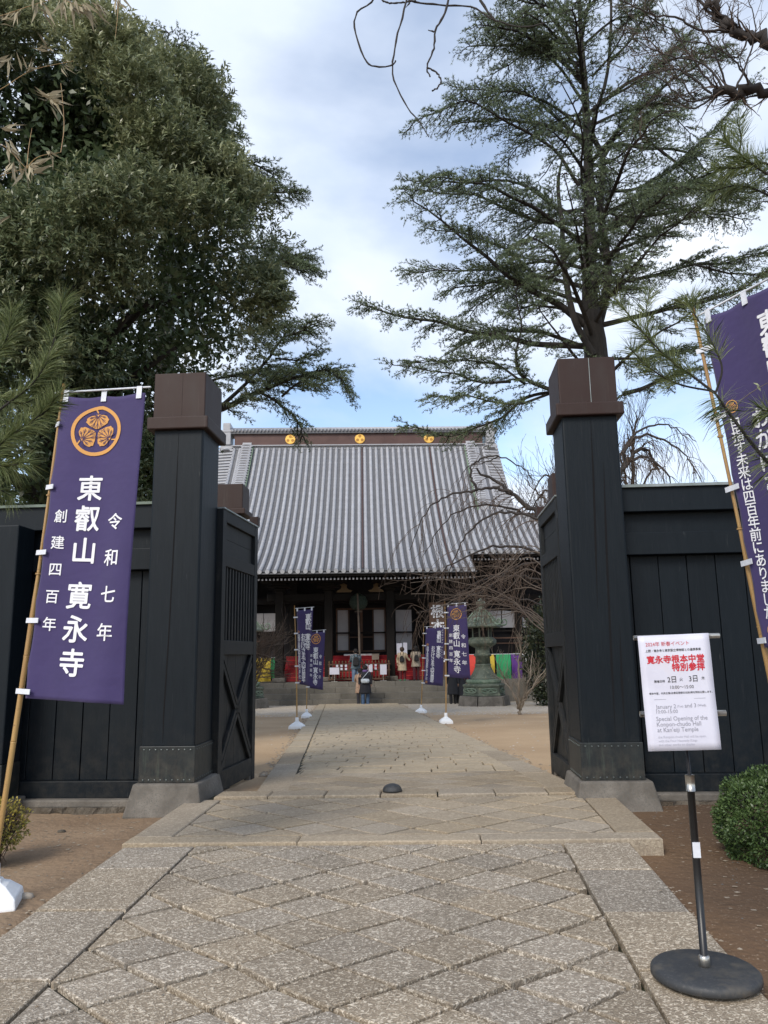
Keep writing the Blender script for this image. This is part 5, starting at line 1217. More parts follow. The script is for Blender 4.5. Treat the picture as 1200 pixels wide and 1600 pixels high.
BR = [  # px polyline, radius, depth drift
 ([(908, 130), (860, 70), (800, 30), (750, 8)], .06, .5), ([(912, 200), (850, 165), (790, 160), (735, 185)], .06, -.7), ([(912, 70), (960, 35), (1010, 40), (1050, 75)], .05, -.5), ([(918, 200), (980, 165), (1040, 150), (1095, 175)], .06, .9), ([(905, 40), (850, 5), (800, -10), (750, -45)], .05, .3),
 ([(915, 508), (871, 481), (815, 459), (771, 437), (722, 404), (650, 365)], .16, -1.5),
 ([(914, 541), (837, 536), (782, 522), (721, 508), (666, 492), (600, 476), (562, 460)], .13, .6),
 ([(930, 640), (864, 613), (815, 596), (804, 569), (809, 520), (800, 480)], .10, -1),
 ([(864, 613), (826, 618), (776, 651), (700, 672), (640, 650)], .07, .8), ([(798, 596), (750, 600), (705, 591), (618, 583)], .06, -.6),
 ([(820, 600), (770, 560), (700, 545), (640, 535)], .05, 1.5), ([(864, 613), (800, 640), (730, 640), (680, 655)], .05, -1.8),
 ([(905, 400), (850, 430), (800, 380), (740, 345), (670, 320)], .09, 1.2), ([(910, 350), (830, 350), (740, 325), (640, 330)], .09, -1.0),
 ([(900, 330), (875, 324), (815, 275), (721, 264), (648, 256)], .09, .9), ([(905, 290), (860, 240), (790, 215), (720, 200), (655, 250)], .07, -1.6),
 ([(914, 230), (892, 200), (831, 137), (776, 121), (718, 108)], .08, .8), ([(912, 160), (870, 110), (830, 95), (770, 90)], .06, -.8), ([(908, 100), (870, 50), (820, 30), (780, 20)], .05, .6),
 ([(905, 60), (870, 10), (830, -20), (790, -60)], .05, -.6), ([(925, 180), (880, 170), (830, 180), (790, 200)], .05, 1.8), ([(915, 420), (850, 400), (770, 400), (690, 385), (640, 372)], .07, 2.0),
 ([(936, 363), (975, 346), (1024, 330), (1090, 300), (1150, 290)], .11, -1.2), ([(941, 248), (963, 220), (1024, 218), (1090, 215), (1130, 240)], .10, 1), ([(945, 300), (1000, 290), (1060, 250), (1120, 190), (1180, 120)], .07, .6),
 ([(940, 508), (1035, 489), (1120, 475), (1195, 440)], .11, -.8), ([(974, 616), (1013, 602), (1057, 580), (1130, 560), (1200, 540)], .10, .8), ([(938, 640), (974, 616)], .11, 0),
 ([(935, 440), (1000, 430), (1080, 400), (1160, 380), (1230, 350)], .10, 1.5), ([(940, 400), (1010, 380), (1090, 350), (1190, 310)], .08, -1.6), ([(930, 560), (1010, 550), (1090, 520), (1180, 500)], .07, 2),
 ([(937, 160), (1000, 120), (1050, 70), (1090, 20)], .06, .8), ([(950, 100), (990, 60), (1020, 0), (1040, -60)], .05, -.8), ([(950, 60), (990, 10), (1000, -60)], .05, 1), ([(925, 120), (960, 90), (980, 40)], .05, -1.5),
 ([(920, 460), (900, 430), (880, 420), (850, 395)], .08, -3.5), ([(925, 480), (960, 470), (990, 440), (1020, 440)], .08, -3.5), ([(920, 330), (900, 300), (890, 270), (850, 260)], .07, -3.2), ([(925, 260), (960, 280), (980, 270)], .06, -3), ([(920, 180), (900, 150), (880, 140)], .05, -2.5),
 ([(921, 430), (950, 400), (980, 390)], .08, 3.5), ([(921, 360), (880, 380), (840, 350)], .08, 3.5), ([(920, 260), (950, 220), (980, 190)], .06, 3), ([(915, 160), (890, 190), (860, 200)], .06, 2.6),
 ([(930, 600), (900, 585), (860, 570), (820, 560)], .08, -3), ([(935, 600), (980, 570), (1030, 560)], .08, -3), ([(1062, 406), (1110, 420), (1170, 430), (1230, 420)], .05, 0), ([(1000, 291), (1060, 300), (1120, 330), (1200, 340)], .06, -1.5), ([(1010, 219), (1090, 260), (1160, 270), (1230, 260)], .06, 1.8)]
bb_ = [(PX_(b, Y), r*.62, d) for b, r, d in BR]
trs = spline(tr, 60)
for k in range(36):                              # finer boughs all round the stem
    z = rng.uniform(9.2, 21); i = int(np.argmin(abs(trs[:, 2]-z))); a = rng.uniform(0, 2*PI); L_ = float(np.interp(z, [9, 11, 15, 19, 22], [4.2, 5.4, 4.6, 3.2, 1.8]))*rng.uniform(.45, 1.0)
    d = np.array([math.cos(a), math.sin(a), 0]); q = trs[i]; up_ = rng.uniform(.12, .5)
    bb_.append(([q, q+d*L_*.35+[0, 0, L_*up_*.45], q+d*L_*.7+[0, 0, L_*up_*.62], q+d*L_+[0, 0, L_*up_*.5]], .035+.006*L_, 0))
_, nA = cedar('tall dark cedar with layered branches behind the right gate post, trunk rising above its cap', (tr[0][0], Y, ground_z(tr[0][0], Y)), [(tr, [.42, .38, .34, .31, .22, .17, .13, .10, .07, .05, .03]), (tr2, [.14, .12, .10, .08, .07, .05, .04, .02]), (tr3, [.09, .09, .08, .06, .05, .02])], bb_, Y, group='cedars behind the fence')
Y = 19.0
trl = PX_([(250, 1040), (255, 700), (262, 400), (262, 150), (257, 125), (253, 88)], Y); trl[0][2] = ground_z(trl[0][0], Y)-.1
BL_ = [([(258, 140), (230, 120), (205, 130)], .03, -.5), ([(255, 110), (280, 95), (300, 92)], .02, .3), ([(252, 80), (235, 78), (215, 75)], .02, 0), ([(253, 95), (262, 72), (250, 60)], .015, 0), ([(258, 130), (300, 120), (335, 150)], .03, .8), ([(256, 110), (300, 110), (325, 120)], .02, 0), ([(262, 120), (290, 110), (320, 125), (345, 150)], .05, -1), ([(262, 90), (240, 70), (225, 62)], .04, 0), ([(262, 90), (285, 70), (310, 95)], .04, 0), ([(262, 60), (262, 50), (240, 48)], .03, 0), ([(262, 200), (330, 180), (360, 170)], .05, 0), ([(262, 150), (300, 140), (330, 165)], .04, 1.5),
 ([(262, 330), (350, 300), (420, 290), (462, 285)], .08, .5), ([(262, 300), (340, 250), (400, 240), (425, 255)], .06, 1), ([(262, 480), (380, 440), (450, 420), (490, 430)], .08, -.5), ([(262, 440), (380, 380), (440, 380), (465, 372)], .06, 1),
 ([(262, 650), (340, 640), (400, 610), (450, 590), (510, 570), (534, 590)], .12, .4), ([(340, 640), (400, 590), (450, 540), (505, 525)], .07, -.8), ([(400, 610), (430, 625), (460, 650), (468, 672)], .05, .5), ([(262, 620), (350, 580), (420, 560), (480, 548)], .06, 1.6), ([(440, 620), (470, 600), (500, 610), (525, 600)], .035, -.6), ([(262, 560), (360, 520), (420, 500), (470, 490)], .06, .9), ([(430, 560), (470, 562), (500, 545)], .03, 0)]
TOP_ = []; trs = spline(trl, 80)
for k in range(26):
    z = rng.uniform(trs[:, 2].max()-4.5, trs[:, 2].max()-.1); i = int(np.argmin(abs(trs[:, 2]-z))); a = rng.uniform(-1.2, 1.8); L_ = .5+.42*(trs[:, 2].max()-z)*rng.uniform(.6, 1.1); d = np.array([math.cos(a), math.sin(a), 0]); q = trs[i]
    TOP_.append(([q, q+d*L_*.5+[0, 0, .22*L_], q+d*L_+[0, 0, .25*L_]], .02, 0))
cedar('cedar half hidden behind the big evergreen, its lower boughs reaching over the roof ridge', (trl[0][0], Y, ground_z(trl[0][0], Y)), [(trl, [.3, .28, .18, .05, .025, .01])], [(PX_(b, Y), r*.7, d) for b, r, d in BL_] + TOP_, Y, dens=1.4, group='cedars behind the fence')

# ---- bare trees and shrubs ------------------------------------------------
def bare(name, label, cat, base, mains, m, twig_m, weep=.0, nt=10, l2=(.5, 1.2), depth=2, r2=.012, upb=.0, spread=.8, group=None, sides=4, tip_r=.003):
    t = thing(name, label, cat, tuple(base), group=group); ls = []; tw = []
    def grow(p0, d0, ln, r, lev):
        n = 9; d = d0.copy(); p = p0.copy(); pts = [p.copy()]
        wob = rng.normal(size=3)*.25
        for k in range(n-1):
            d = norm(d+rng.normal(size=3)*.11+wob*.12+np.array([0, 0, -weep*.26+upb*.12])); p = p+d*ln/(n-1); pts.append(p.copy())
        pts = np.array(pts); rr = np.linspace(r, tip_r, n); (tw).append((pts, rr))
        if lev > 0:
            for k in range(int(ln*nt*.55)+2):
                i = rng.integers(1, n-1); dd = norm(pts[i+1]-pts[i]); dn = norm(dd*.8+perp(dd[None])[0]*spread+np.array([0, 0, .15*upb]))
                grow(pts[i], dn, ln*rng.uniform(.3, .6), rr[i]*.6, lev-1)
    for mp, r0, r1 in mains:
        p = spline(mp, max(8, len(mp)*5)); n = len(p); rr = np.linspace(r0, r1, n); p[1:-1] += rng.normal(size=(n-2, 3))*min(.03, r0*.5); ls.append((p, rr))
        L_ = np.linalg.norm(np.diff(p, axis=0), axis=1).sum()
        for k in range(int(L_*nt)):
            i = rng.integers(int(n*.25), n-1); dd = norm(p[min(i+1, n-1)]-p[i-1]); dn = norm(dd*.7+perp(dd[None])[0]*spread+np.array([0, 0, .35*upb+.2*weep]))
            grow(p[i], dn, rng.uniform(*l2), max(r2, rr[i]*.3), depth-1)
    tubes('trunk', m, ls, t, 7); tubes('twigs', twig_m, tw, t, sides if sides > 3 else 3, kind='stuff')
    return t
Y = 15.5
g = P(905, 1060, Y); gz_ = ground_z(g.x, Y)
mains = [(PX_([(900, 1100), (893, 960), (880, 880), (845, 810), (800, 770), (745, 732)], Y), .17, .035), (PX_([(800, 770), (770, 762), (742, 765)], 15.3), .06, .04),
 (PX_([(745, 765), (735, 740), (745, 720), (780, 713), (820, 735), (832, 755)], 15.2), .045, .012), (PX_([(742, 766), (700, 775), (665, 800), (640, 860)], 14.8), .04, .01), (PX_([(845, 815), (800, 795), (745, 790), (700, 812), (660, 870)], 15.9), .05, .01),
 (PX_([(845, 812), (790, 800), (750, 815), (720, 850), (700, 900)], 15.0), .05, .012), (PX_([(780, 713), (760, 722), (730, 730), (715, 760)], 15.4), .025, .008), (PX_([(880, 880), (830, 860), (770, 855), (710, 880), (650, 925)], 15.6), .06, .01),
 (PX_([(885, 900), (840, 880), (800, 890), (740, 930), (650, 958)], 14.6), .045, .008), (PX_([(893, 930), (840, 905), (780, 900), (720, 925), (690, 960)], 16), .045, .008), (PX_([(893, 960), (850, 945), (800, 935), (740, 940)], 15), .045, .008)]
bare('weeping_cherry', 'bare weeping cherry arching in front of the right half of the hall roof', 'tree', (g.x, Y, gz_), [(a_, b_*.62, c_*.62) for a_, b_, c_ in mains], M['barkdark'], M['twigred'], weep=1.0, nt=4.2, l2=(.5, 1.35), depth=2, r2=.005, spread=.75, group='bare trees behind the gate', sides=3, tip_r=.0035)
Y = 17
g = P(960, 1060, Y)
mains = [(PX_([(960, 1060), (962, 900), (950, 800), (970, 735), (1005, 700), (1030, 735)], Y), .12, .02), (PX_([(960, 780), (980, 700), (1010, 680), (1060, 700), (1090, 740)], Y), .05, .008), (PX_([(955, 800), (975, 730), (1010, 715), (1040, 740), (1050, 760)], 16.6), .05, .01), (PX_([(955, 790), (965, 720), (1000, 672), (1045, 665), (1088, 690)], 17.3), .045, .008), (PX_([(950, 800), (900, 730), (870, 745), (850, 800)], 17.4), .05, .01), (PX_([(950, 830), (890, 780), (850, 770), (820, 810)], 17.6), .05, .01)]
bare('weeping_cherry', 'bare weeping tree seen just above the right fence beside the gate post', 'tree', (g.x, Y, ground_z(g.x, Y)), mains, M['barkdark'], M['twigred'], weep=1.0, nt=6, l2=(.4, 1.2), depth=2, r2=.008, spread=.75, group='bare trees behind the gate', sides=3, tip_r=.0035)
Y = 24
for px, lab, hy in ((985, 'pale fine-twigged bare tree farther behind the right gate post', 640), (885, 'fine-twigged bare tree between the hall roof and the right gate post', 690)):
    g = P(px, 1060, Y); gz_ = ground_z(g.x, Y)
    mains = [([np.array([g.x, Y, gz_]), np.array(P(px, 900, Y)), np.array(P(px+rng.integers(-8, 8), hy+60, Y)), np.array(P(px+rng.integers(-12, 12), hy, Y))], .12, .012)]
    for k in range(9): e = rng.integers(-70, 70); mains.append((PX_([(px, 900-k*14), (px+e*.5, 840-k*14), (px+e, hy+25+abs(e)*.5+rng.integers(0, 60))], Y+rng.uniform(-1.5, 1.5)), .05, .01))
    bare('bare_tree', lab, 'tree', (g.x, Y, gz_), mains, M['barkpale'], M['twigred'], weep=0, upb=1.0, nt=3.2, l2=(.6, 1.5), depth=2, r2=.008, spread=.5, group='bare trees behind the gate', sides=3, tip_r=.005)
# thicket of pale arching shoots behind the right leaf
Y = 13
g = P(905, 1100, Y)
mains = []
for k in range(13):
    y0 = rng.uniform(880, 1000); x1 = rng.uniform(640, 770); y1 = rng.uniform(880, 985)
    mains.append((PX_([(905, 1060), (880, y0+20), (830, y0-rng.uniform(10, 50)), (780, (y0+y1)/2-20), (x1, y1)], Y+rng.uniform(-1, 1.4)), .014, .004))
bare('bare_shrub', 'tangled pale bare shrub arching out from behind the right gate leaf', 'shrub', (g.x, Y, ground_z(g.x, Y)), mains, M['barkpale'], M['twigred'], weep=.15, upb=.5, nt=2.8, l2=(.3, .9), depth=2, r2=.004, spread=.6, group='bare trees behind the gate', sides=3, tip_r=.0025)
# little multi-stemmed sapling on the sandy ground
g = P(813, 1114, 22.6); gz_ = ground_z(g.x, 22.6); b0 = np.array([g.x, 22.6, gz_])
mains = [([b0, np.array(P(811, 1088, 22.6)), np.array(P(812, 1040, 22.6)), np.array(P(812, 1000, 22.5))], .055, .012)]
for a, b in (((795, 1070), (775, 1035)), ((830, 1075), (856, 1040)), ((800, 1080), (782, 1058)), ((828, 1060), (832, 1018)), ((824, 1085), (842, 1062))): mains.append(([b0+np.array([0, 0, .15]), np.array(P(*a, 22.6+rng.uniform(-.4, .4))), np.array(P(*b, 22.6+rng.uniform(-.6, .6)))], .03, .01))
bare('sapling', 'small bare multi-stemmed sapling on sandy ground right of the bronze lantern', 'sapling', tuple(b0), mains, M['barksap'], M['barksap'], upb=.8, nt=7, l2=(.25, .7), depth=2, r2=.008, spread=.7, sides=3, tip_r=.004)
g = P(372, 1100, 24); b0 = np.array([g.x, 24, ground_z(g.x, 24)]); mains = []
for k in range(16): mains.append(([b0, np.array(P(395+rng.uniform(-8, 10), 1050+rng.uniform(-30, 20), 24)), np.array(P(rng.uniform(405, 458), rng.uniform(985, 1060), 24+rng.uniform(-1, 1)))], .03, .008))
bare('bare_shrub', 'reddish-brown bare shrub showing beside the left gate leaf before the yellow cloth', 'shrub', tuple(b0), mains, M['twigred'], M['twigred'], upb=.5, nt=6, l2=(.3, .8), depth=2, r2=.007, spread=.5, sides=3, tip_r=.004)
# dark evergreen masses beyond the lantern and around the hall
def bush(name, label, cat, c, rad, n, m, ln, wd, gz_=None, group=None, tint=.25, hole=.75, tk=None, nz=0.12):
    t = thing(name, label, cat, (c[0], c[1], gz_ if gz_ is not None else c[2]-rad[2]), group=group); c = np.array(c); rad = np.array(rad)
    d = norm(rng.normal(size=(n, 3))); bump = 1+nz*(np.sin(d[:, 0]*9+c[0])*np.cos(d[:, 2]*8)+np.sin(d[:, 1]*11+d[:, 2]*7))
    p = c+d*rad*(bump*rng.uniform(hole, 1.0, n)**.6)[:, None]
    ax = norm(d+rng.normal(size=(n, 3))*.6+np.array([0, 0, .3]))
    leaves('foliage', m, p, ax, norm(d+rng.normal(size=(n, 3))*.5), rng.uniform(.7, 1.2, n)*ln, rng.uniform(.8, 1.2, n)*wd, t, tint=np.clip(rng.random(n)**2*.9+tint*.4*(d[:, 2]), 0, 1), curl=.1)
    z0 = gz_ if gz_ is not None else c[2]-rad[2]; ls = []
    for k in range(14 if tk is None else tk):
        a = rng.uniform(0, 2*PI); e = c+np.array([math.cos(a)*rad[0], math.sin(a)*rad[1], rng.uniform(-.3, .8)*rad[2]])*.8
        ls.append((spline([(c[0], c[1], z0), (c+(e-c)*.3)*np.array([1, 1, 0])+np.array([0, 0, (z0+e[2])/2]), e], 7), np.linspace(.04, .008, 7)*max(rad[0], .5)*.8))
    tubes('stems', M['bark'], ls, t, 5); return t
for px, Y, z, r, n, lab in [(862, 30, 1.2, (1.1, 1.0, 2.1), 9000, 'dark evergreen shrub behind the sapling near the right gate leaf'), (1010, 40, 2.5, (4.5, 3, 3.8), 14000, 'broad dark evergreen tree far behind the right fence'), (180, 30, 3.0, (4.5, 3, 5.0), 9000, 'dark evergreen tree deep behind the left fence'), (60, 22, 2.0, (4, 2.5, 3.2), 9000, 'bushy dark tree behind the left fence under the big crown'), (345, 46, 4, (3, 3, 5), 5000, 'dark tree beside the left end of the hall roof')]:
    c = P(px, 1000, Y); bush('evergreen_bush' if z < 2 else 'evergreen_tree', lab, 'shrub' if z < 2 else 'tree', (c.x, Y, z), r, n, M['leafdark'], .22 if z > 2 else .14, .10 if z > 2 else .07, ground_z(c.x, Y), tint=.2, hole=.5)
c = P(1210, 1288, 5.35); bush('round_shrub', 'neatly clipped round green shrub at the right edge below the fence', 'shrub', (c.x, 5.35, c.z+.0), (.345, .34, .33), 21000, M['leafbox'], .024, .013, .045, tint=.6, hole=.78, nz=.085)
c = P(-12, 1286, 5.3)
t = bush('azalea', 'low azalea bush with yellow-green leaf tips and bare purple-brown twigs at the left edge', 'shrub', (c.x, 5.3, c.z-.02), (.21, .2, .165), 2600, M['leafazalea'], .022, .011, .05, tint=.9, hole=.8, tk=60)
tw = []
for k in range(240):
    a = rng.uniform(0, 2*PI); d = norm(np.array([math.cos(a), math.sin(a), rng.uniform(-.1, 1.4)])); e = np.array([c.x, 5.3, c.z])+d*np.array([.23, .21, .17])*rng.uniform(.8, 1.1); tw.append((spline([(c.x+rng.normal()*.04, 5.3+rng.normal()*.04, .06), (e+np.array([c.x, 5.3, .1]))/2+rng.normal(size=3)*.03, e], 6), np.linspace(.0035, .0012, 6)))
tubes('twigs', M['twigred'], tw, t, 3, kind='stuff')

# ---- pine, bamboo and bare branches hanging close to the camera -----------
def pine(name, label, shoots, group):
    """shoots: (px polyline, Y, radius, needle from..to fraction, needle length, droop, spread)"""
    o = PX_(shoots[0][0][:1], shoots[0][1])[0]; t = thing(name, label, 'branch', tuple(o), group=group); ls = []; NP, ND, NL = [], [], []
    for pts, Y, r, f0, f1, nl, droop, dens in shoots:
        p = spline(PX_(pts, Y), 40); s = np.linspace(0, 1, 40); ls.append((p, r*(1-.5*s)))
        L_ = np.linalg.norm(np.diff(p, axis=0), axis=1).sum()*(f1-f0); n = int(L_*dens*.52); f = f0+(f1-f0)*rng.random(n); i = np.minimum(38, (f*39).astype(int)); w = (f*39-i)[:, None]
        q = p[i]*(1-w)+p[i+1]*w; tg = norm(p[i+1]-p[i]); a = perp(tg)
        for k in range(2):
            NP.append(q); ND.append(norm(tg*rng.uniform(.45, 1.0, (n, 1))+a*rng.uniform(.45, 1.1, (n, 1))+rng.normal(size=(n, 3))*.1-np.array([0, 0, droop]))); NL.append(rng.uniform(.75, 1.15, n)*nl*1.15)
        # scaly bark bumps
    tubes('branch', M['bark'], ls, t, 8)
    q, d, l = map(np.concatenate, (NP, ND, NL)); n = len(q); sd = perp(d)*(.00085); mid = q+d*l[:, None]*.5; e = q+d*l[:, None]-np.array([0, 0, 1])*l[:, None]*.10
    V = np.stack([q-sd, q+sd, mid+sd, e, mid-sd], 1).reshape(-1, 3); Q = np.arange(n*5).reshape(-1, 5)
    np_mesh('needles', V, Q, M['needle'], t, np.repeat(rng.random(n)**1.5, 5)); return t
pine('pine_branch', 'long-needled pine branch hanging in front of the right banner', [
 ([(1260, 770), (1200, 722), (1150, 660), (1118, 615)], 3.3, .010, .05, .98, .115, .75, 900), ([(1118, 615), (1085, 590), (1050, 565), (1005, 520), (965, 470)], 3.35, .006, .25, 1, .105, -.12, 1150), ([(1118, 615), (1128, 575), (1112, 535), (1085, 490), (1078, 470)], 3.3, .005, .3, 1, .10, -.05, 1000),
 ([(1118, 612), (1060, 600), (1015, 575), (985, 545)], 3.4, .005, .3, 1, .095, .0, 1100), ([(1050, 565), (1020, 540), (1010, 490), (1015, 455)], 3.4, .004, .3, 1, .09, -.1, 900), ([(1250, 700), (1215, 650), (1190, 640)], 3.2, .006, .2, 1, .10, .3, 900)], 'branches hanging near the camera')
pine('pine_branch', 'bristling pine branch reaching in from the left edge beside the left banner', [
 ([(-90, 800), (-20, 720), (10, 685), (50, 660), (95, 612)], 3.3, .008, .2, 1, .115, -.05, 1400), ([(-60, 690), (0, 640), (50, 600), (75, 560), (92, 500), (96, 470)], 3.3, .006, .25, 1, .115, -.1, 1200), ([(-80, 640), (-20, 570), (10, 530), (18, 485)], 3.4, .006, .2, 1, .11, -.1, 1200),
 ([(-90, 760), (-30, 730), (10, 728), (45, 722)], 3.3, .006, .2, 1, .11, .35, 1100), ([(50, 660), (75, 640), (88, 620)], 3.3, .005, .2, 1, .09, 0, 1200), ([(-50, 600), (-10, 620), (30, 630), (60, 622)], 3.35, .005, .2, 1, .10, .1, 1000), ([(-60, 800), (-30, 770), (-5, 765), (20, 775)], 3.4, .005, .2, 1, .10, .3, 900)], 'branches hanging near the camera')
pine('pine_branch', 'tuft of green pine needles at the upper right edge below the bare limb', [
 ([(1280, 300), (1200, 272), (1155, 240), (1130, 215)], 3.0, .006, .3, 1, .10, .0, 1500), ([(1260, 290), (1195, 255), (1160, 262), (1120, 262)], 3.0, .005, .3, 1, .095, .05, 1300), ([(1240, 330), (1190, 300), (1150, 290), (1110, 300)], 3.1, .005, .3, 1, .09, .1, 900), ([(1155, 240), (1158, 215), (1152, 190)], 3.0, .004, .2, 1, .085, -.1, 1200)], 'branches hanging near the camera')
def limb(name, label, mains, m, tw_m, nt, l2, **k):
    return bare(name, label, 'branch', tuple(mains[0][0][0]), mains, m, tw_m, nt=nt, l2=l2, group='branches hanging near the camera', **k)
Y = 4.2
limb('bare_limb', 'thick cut bare limb with a broom of fine twigs at the upper right', [(PX_([(1290, 138), (1200, 142), (1150, 140), (1114, 146)], Y), .032, .026)] + [(PX_(q, Y+rng.uniform(-.25, .25)), .007, .002) for q in (
 [(1116, 148), (1085, 155), (1060, 120), (1020, 70), (985, 20)], [(1114, 150), (1075, 158), (1040, 130), (1000, 100)], [(1120, 142), (1095, 110), (1060, 60), (1030, 0)], [(1130, 138), (1100, 100), (1040, 85), (985, 60)], [(1135, 138), (1120, 90), (1095, 40), (1090, -10)], [(1112, 146), (1060, 110), (1010, 115), (960, 100)], [(1150, 138), (1170, 90), (1180, 40), (1165, -10)], [(1118, 150), (1080, 170), (1030, 150), (990, 190)], [(1180, 138), (1150, 100), (1130, 60), (1140, 10)])], M['barkdark'], M['twigred'], 22, (.08, .32), depth=2, r2=.0022, spread=.55, upb=.0, sides=3, tip_r=.0009)
limb('bare_limb', 'dark gnarled limb crossing the top right corner above the twiggy broom', [(PX_([(1290, 120), (1200, 68), (1150, 45), (1125, 25), (1090, -15)], 4.0), .034, .02), (PX_([(1150, 45), (1100, 48), (1060, 30), (1010, 18), (960, -5)], 4.0), .009, .003), (PX_([(1135, 45), (1110, 20), (1080, -10)], 4.0), .012, .006), (PX_([(1170, 60), (1150, 90), (1110, 70), (1050, 62)], 4.0), .006, .002)], M['barkdark'], M['twigred'], 20, (.08, .3), depth=2, r2=.0022, spread=.6, sides=3, tip_r=.0009)
def twigline(pts, Y, r0, r1, n=26):
    p = spline(PX_(pts, Y), n); p[1:-1] += rng.normal(size=(n-2, 3))*.0012; return (p, np.linspace(r0, r1, n)*(1+.18*np.sin(np.arange(n)*2.1)))
a = PX_([(640, -20)], 3.0)[0]; t = thing('hanging_twig', 'curling bare twigs dangling from the top edge left of the cedar top', 'twig', tuple(a))
tubes('twigs', M['barkdark'], [twigline([(590, -30), (583, 0), (557, 20), (555, 50), (570, 92), (585, 104), (612, 102), (618, 95)], 3.0, .0042, .0035), twigline([(640, -20), (628, 30), (616, 80), (614, 120), (635, 165), (655, 190), (670, 214)], 3.0, .005, .002), twigline([(705, -20), (695, 20), (680, 48), (678, 75), (667, 105), (672, 120)], 3.0, .006, .003), twigline([(667, 105), (683, 114), (689, 128), (683, 138), (675, 142)], 3.0, .004, .0035), twigline([(678, 50), (669, 47)], 3.0, .004, .002, 4), twigline([(620, -10), (650, 3), (690, 8), (740, 12), (770, 30), (815, 42), (850, 36)], 3.05, .005, .003), twigline([(750, 0), (765, 22), (775, 33)], 3.05, .006, .005, 6), twigline([(590, -5), (610, 5), (650, 1)], 3.0, .004, .004), twigline([(640, 5), (634, 12)], 3.0, .004, .001, 4)], t, 6)
# dry bamboo sprays, upper left
def sprays(label, stems, lv, Y, seedY):
    a = PX_([stems[0][0]], Y)[0]; t = thing('bamboo_spray', label, 'branch', tuple(a), group='branches hanging near the camera')
    tubes('stems', M['bamboo'], [(spline(PX_(s, Y), 14), np.linspace(.0019, .0009, 14)) for s in stems], t, 5)
    pos, dr, ln = [], [], []
    for (x, y, ang, k, sp, l) in lv:
        l *= 1.25
        for _ in range(k*2):
            g = R(ang+rng.uniform(-sp, sp)); q = P(x+rng.normal()*4, y+rng.normal()*4, Y); e = P(x+60*math.cos(g), y-60*math.sin(g), Y+rng.uniform(-.1, .1)); pos.append(np.array(q)); dr.append(np.array(e-q)); ln.append(l*rng.uniform(.6, 1.15))
    pos, dr, ln = np.array(pos), np.array(dr), np.array(ln); leaves('leaves', M['leafdry'], pos, dr, rng.normal(size=pos.shape), ln, ln*.15, t, fold=.2, tint=rng.random(len(pos)), mid=.35, curl=.15); return t
sprays('dry tan bamboo leaves on thin yellow stems at the left edge high up', [[(-60, 170), (0, 140), (50, 110), (115, 95)], [(-60, 300), (0, 275), (45, 262)], [(-60, 220), (0, 225), (40, 262)], [(42, 262), (60, 245), (95, 238)], [(95, 238), (100, 200), (98, 160), (95, 130)], [(42, 262), (45, 230), (50, 200)]],
 [(75, 155, 5, 3, 30, .085), (75, 155, -40, 3, 30, .08), (75, 155, 160, 3, 30, .08), (45, 262, 10, 5, 28, .09), (45, 262, -110, 4, 40, .075), (10, 225, -80, 5, 30, .085), (5, 200, 0, 3, 40, .075), (80, 80, 150, 4, 40, .06), (75, 235, -60, 3, 40, .06), (15, 90, -120, 5, 50, .075), (20, 250, -95, 4, 30, .08), (100, 100, -60, 3, 30, .05), (40, 110, 60, 4, 50, .06), (0, 30, 10, 4, 40, .07), (0, 350, 60, 2, 30, .05)], 2.9, 0)
sprays('drooping dark bamboo leaves over the top left corner', [[(-60, 40), (0, 25), (60, 5), (120, -10)], [(60, -30), (100, 0), (135, 10)], [(170, -30), (182, 0), (184, 20), (180, 60)]],
 [(110, 5, -60, 6, 28, .085), (130, 8, -50, 6, 25, .09), (145, 5, -35, 5, 22, .09), (185, -2, -70, 5, 40, .06), (60, 5, -80, 5, 50, .08), (30, 15, -100, 4, 40, .08), (100, 0, -100, 5, 30, .07)], 2.9, 1)
# a thin dry twig hanging by the left edge of the crown, and bare leaf sprig before the right banner
a = PX_([(1085, 690)], 3.2)[0]; t = thing('leafy_twig', 'thin twig with two small broad leaves crossing the right banner', 'twig', tuple(a)); tubes('stem', M['barkpale'], [twigline([(1250, 575), (1190, 603), (1150, 632), (1115, 660), (1098, 690)], 3.2, .002, .001, 12)], t, 4)
pp = np.array([np.array(P(1187, 603, 3.2)), np.array(P(1182, 602, 3.2)), np.array(P(1215, 590, 3.2))]); leaves('leaf', M['leafbig'], pp, np.array([(-.8, 0, .45), (.5, 0, -.9), (.6, 0, .5)]), np.array([(0, -1, .6)]*3), np.array([.03, .032, .03]), np.array([.014, .014, .014]), t, tint=np.array([.9, .7, .5]))

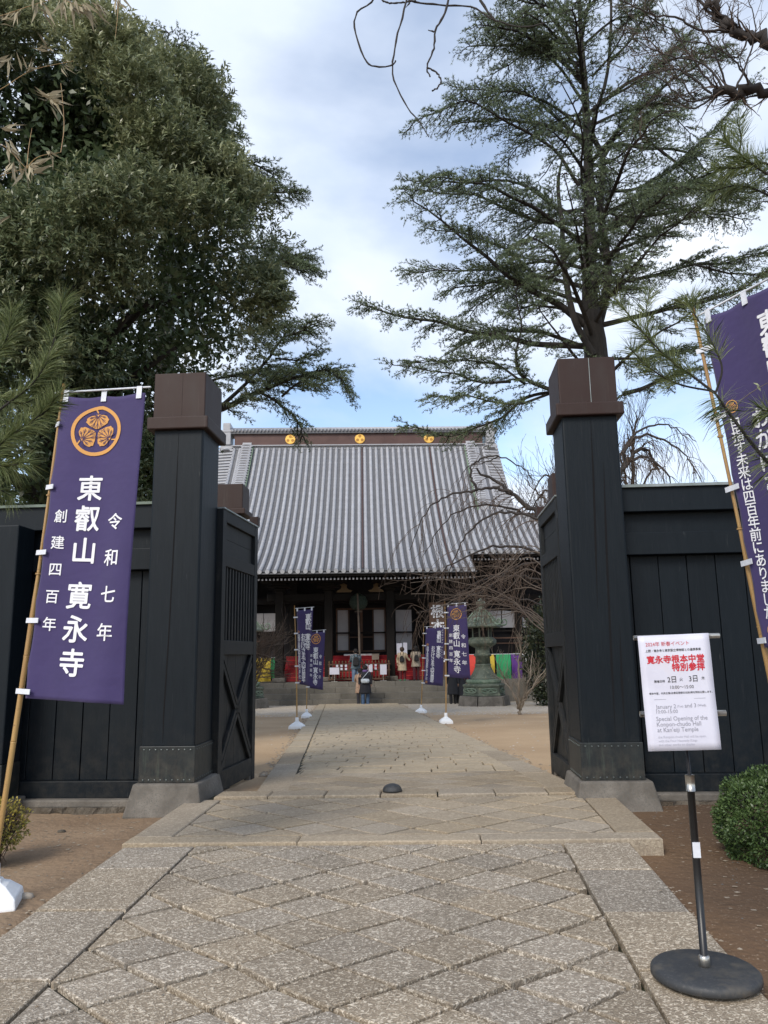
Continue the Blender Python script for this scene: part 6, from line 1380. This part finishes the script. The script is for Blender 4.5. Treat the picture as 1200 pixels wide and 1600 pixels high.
# ---- loose things on the ground -------------------------------------------
def scatter(name, m, n, fn, size, flat=.5, seg=5, lift=.0, zf=None):
    xy = np.array([fn() for _ in range(n)]); V, Q = [], []
    a = np.arange(seg)*2*PI/seg
    for k, (x, y) in enumerate(xy):
        s = size*random.uniform(.4, 1.3); ph = random.random()*6; z = (zf(x, y) if zf else ground_z(x, y))+lift
        if y < 9 and not zf: z += .012*math.sin(x*2.3+y*1.7)*math.sin(x*.9-y*2.1)+.004*math.sin(x*9)*math.sin(y*8)
        st_ = random.uniform(.6, 1)
        ring = [(x+s*math.cos(b+ph), y+s*st_*math.sin(b+ph), z+s*flat*.15) for b in a]; i = len(V); V += ring+[(x, y, z+s*flat)]
        for j in range(seg): Q.append((i+j, i+(j+1) % seg, i+seg))
    o = np_mesh(name, np.array(V), np.array(Q), m, None, rng.random(len(V)), kind='stuff'); return o
def side(): return (random.uniform(-4.6, -2.2), random.uniform(3.2, 6.8)) if random.random() < .5 else (random.uniform(1.5, 4.2), random.uniform(2.6, 6.9))
scatter('leaf_litter', M['litter'], 1500, side, .016, .2, 4, .002)
scatter('pebbles', M['granite'], 700, side, .007, .7, 5, .0)
scatter('path_litter', M['litter'], 170, lambda: (random.uniform(-2.1, 1.2), random.uniform(2.4, 5.35)), .009, .25, 4, .003, zfront)
scatter('edge_crumbs', M['litter'], 420, lambda: (random.choice((-2.15, 1.25))+random.gauss(0, .04), random.uniform(2.2, 5.3)), .012, .5, 5, .0)
def strip(): Y = random.uniform(22.8, 33.5); s = random.choice((-1, 1)); x = edge(Y, s)+s*random.uniform(.2, 8.5); return (x, Y)
scatter('gravel', M['gravel'], 9000, strip, .035, .4, 5)
def seam(): Y = random.uniform(8.5, 33); s = random.choice((-1, 1)); return (edge(Y, s)+s*abs(random.gauss(.02, .08)), Y)
scatter('path_edge_crumbs', M['litter'], 900, seam, .03, .6, 5)
scatter('sand_pebbles', M['gravel'], 500, lambda: (random.choice((-1, 1))*random.uniform(1.6, 6)-1, random.uniform(8, 22)), .02, .6, 5)
for px, py, Y, sx, lab in ((42, 1372, 4.65, .05, 'small flat tan stone on the earth beside the white banner base'), (97, 1284, 6.2, .035, 'small dark stone on the earth below the left fence')):
    c = P(px, py, Y); z = ground_z(c.x, Y); b = MB().lathe([(sx*.8, -.01), (sx, sx*.2), (sx*.8, sx*.5), (sx*.3, sx*.62)], n=9, sy=.7); b.v = [(x*(1+.12*math.sin(i*3.1)), y*(1+.12*math.cos(i*1.7)), q) for i, (x, y, q) in enumerate(b.v)]
    o = b.build('stone', M['gravel'] if sx > .04 else M['granite2'], smooth=True); o.location = (c.x, Y, z); tag(o, lab, 'stone')
print('TRIS', sum(len(o.data.polygons) for o in bpy.data.objects if o.type == 'MESH'))
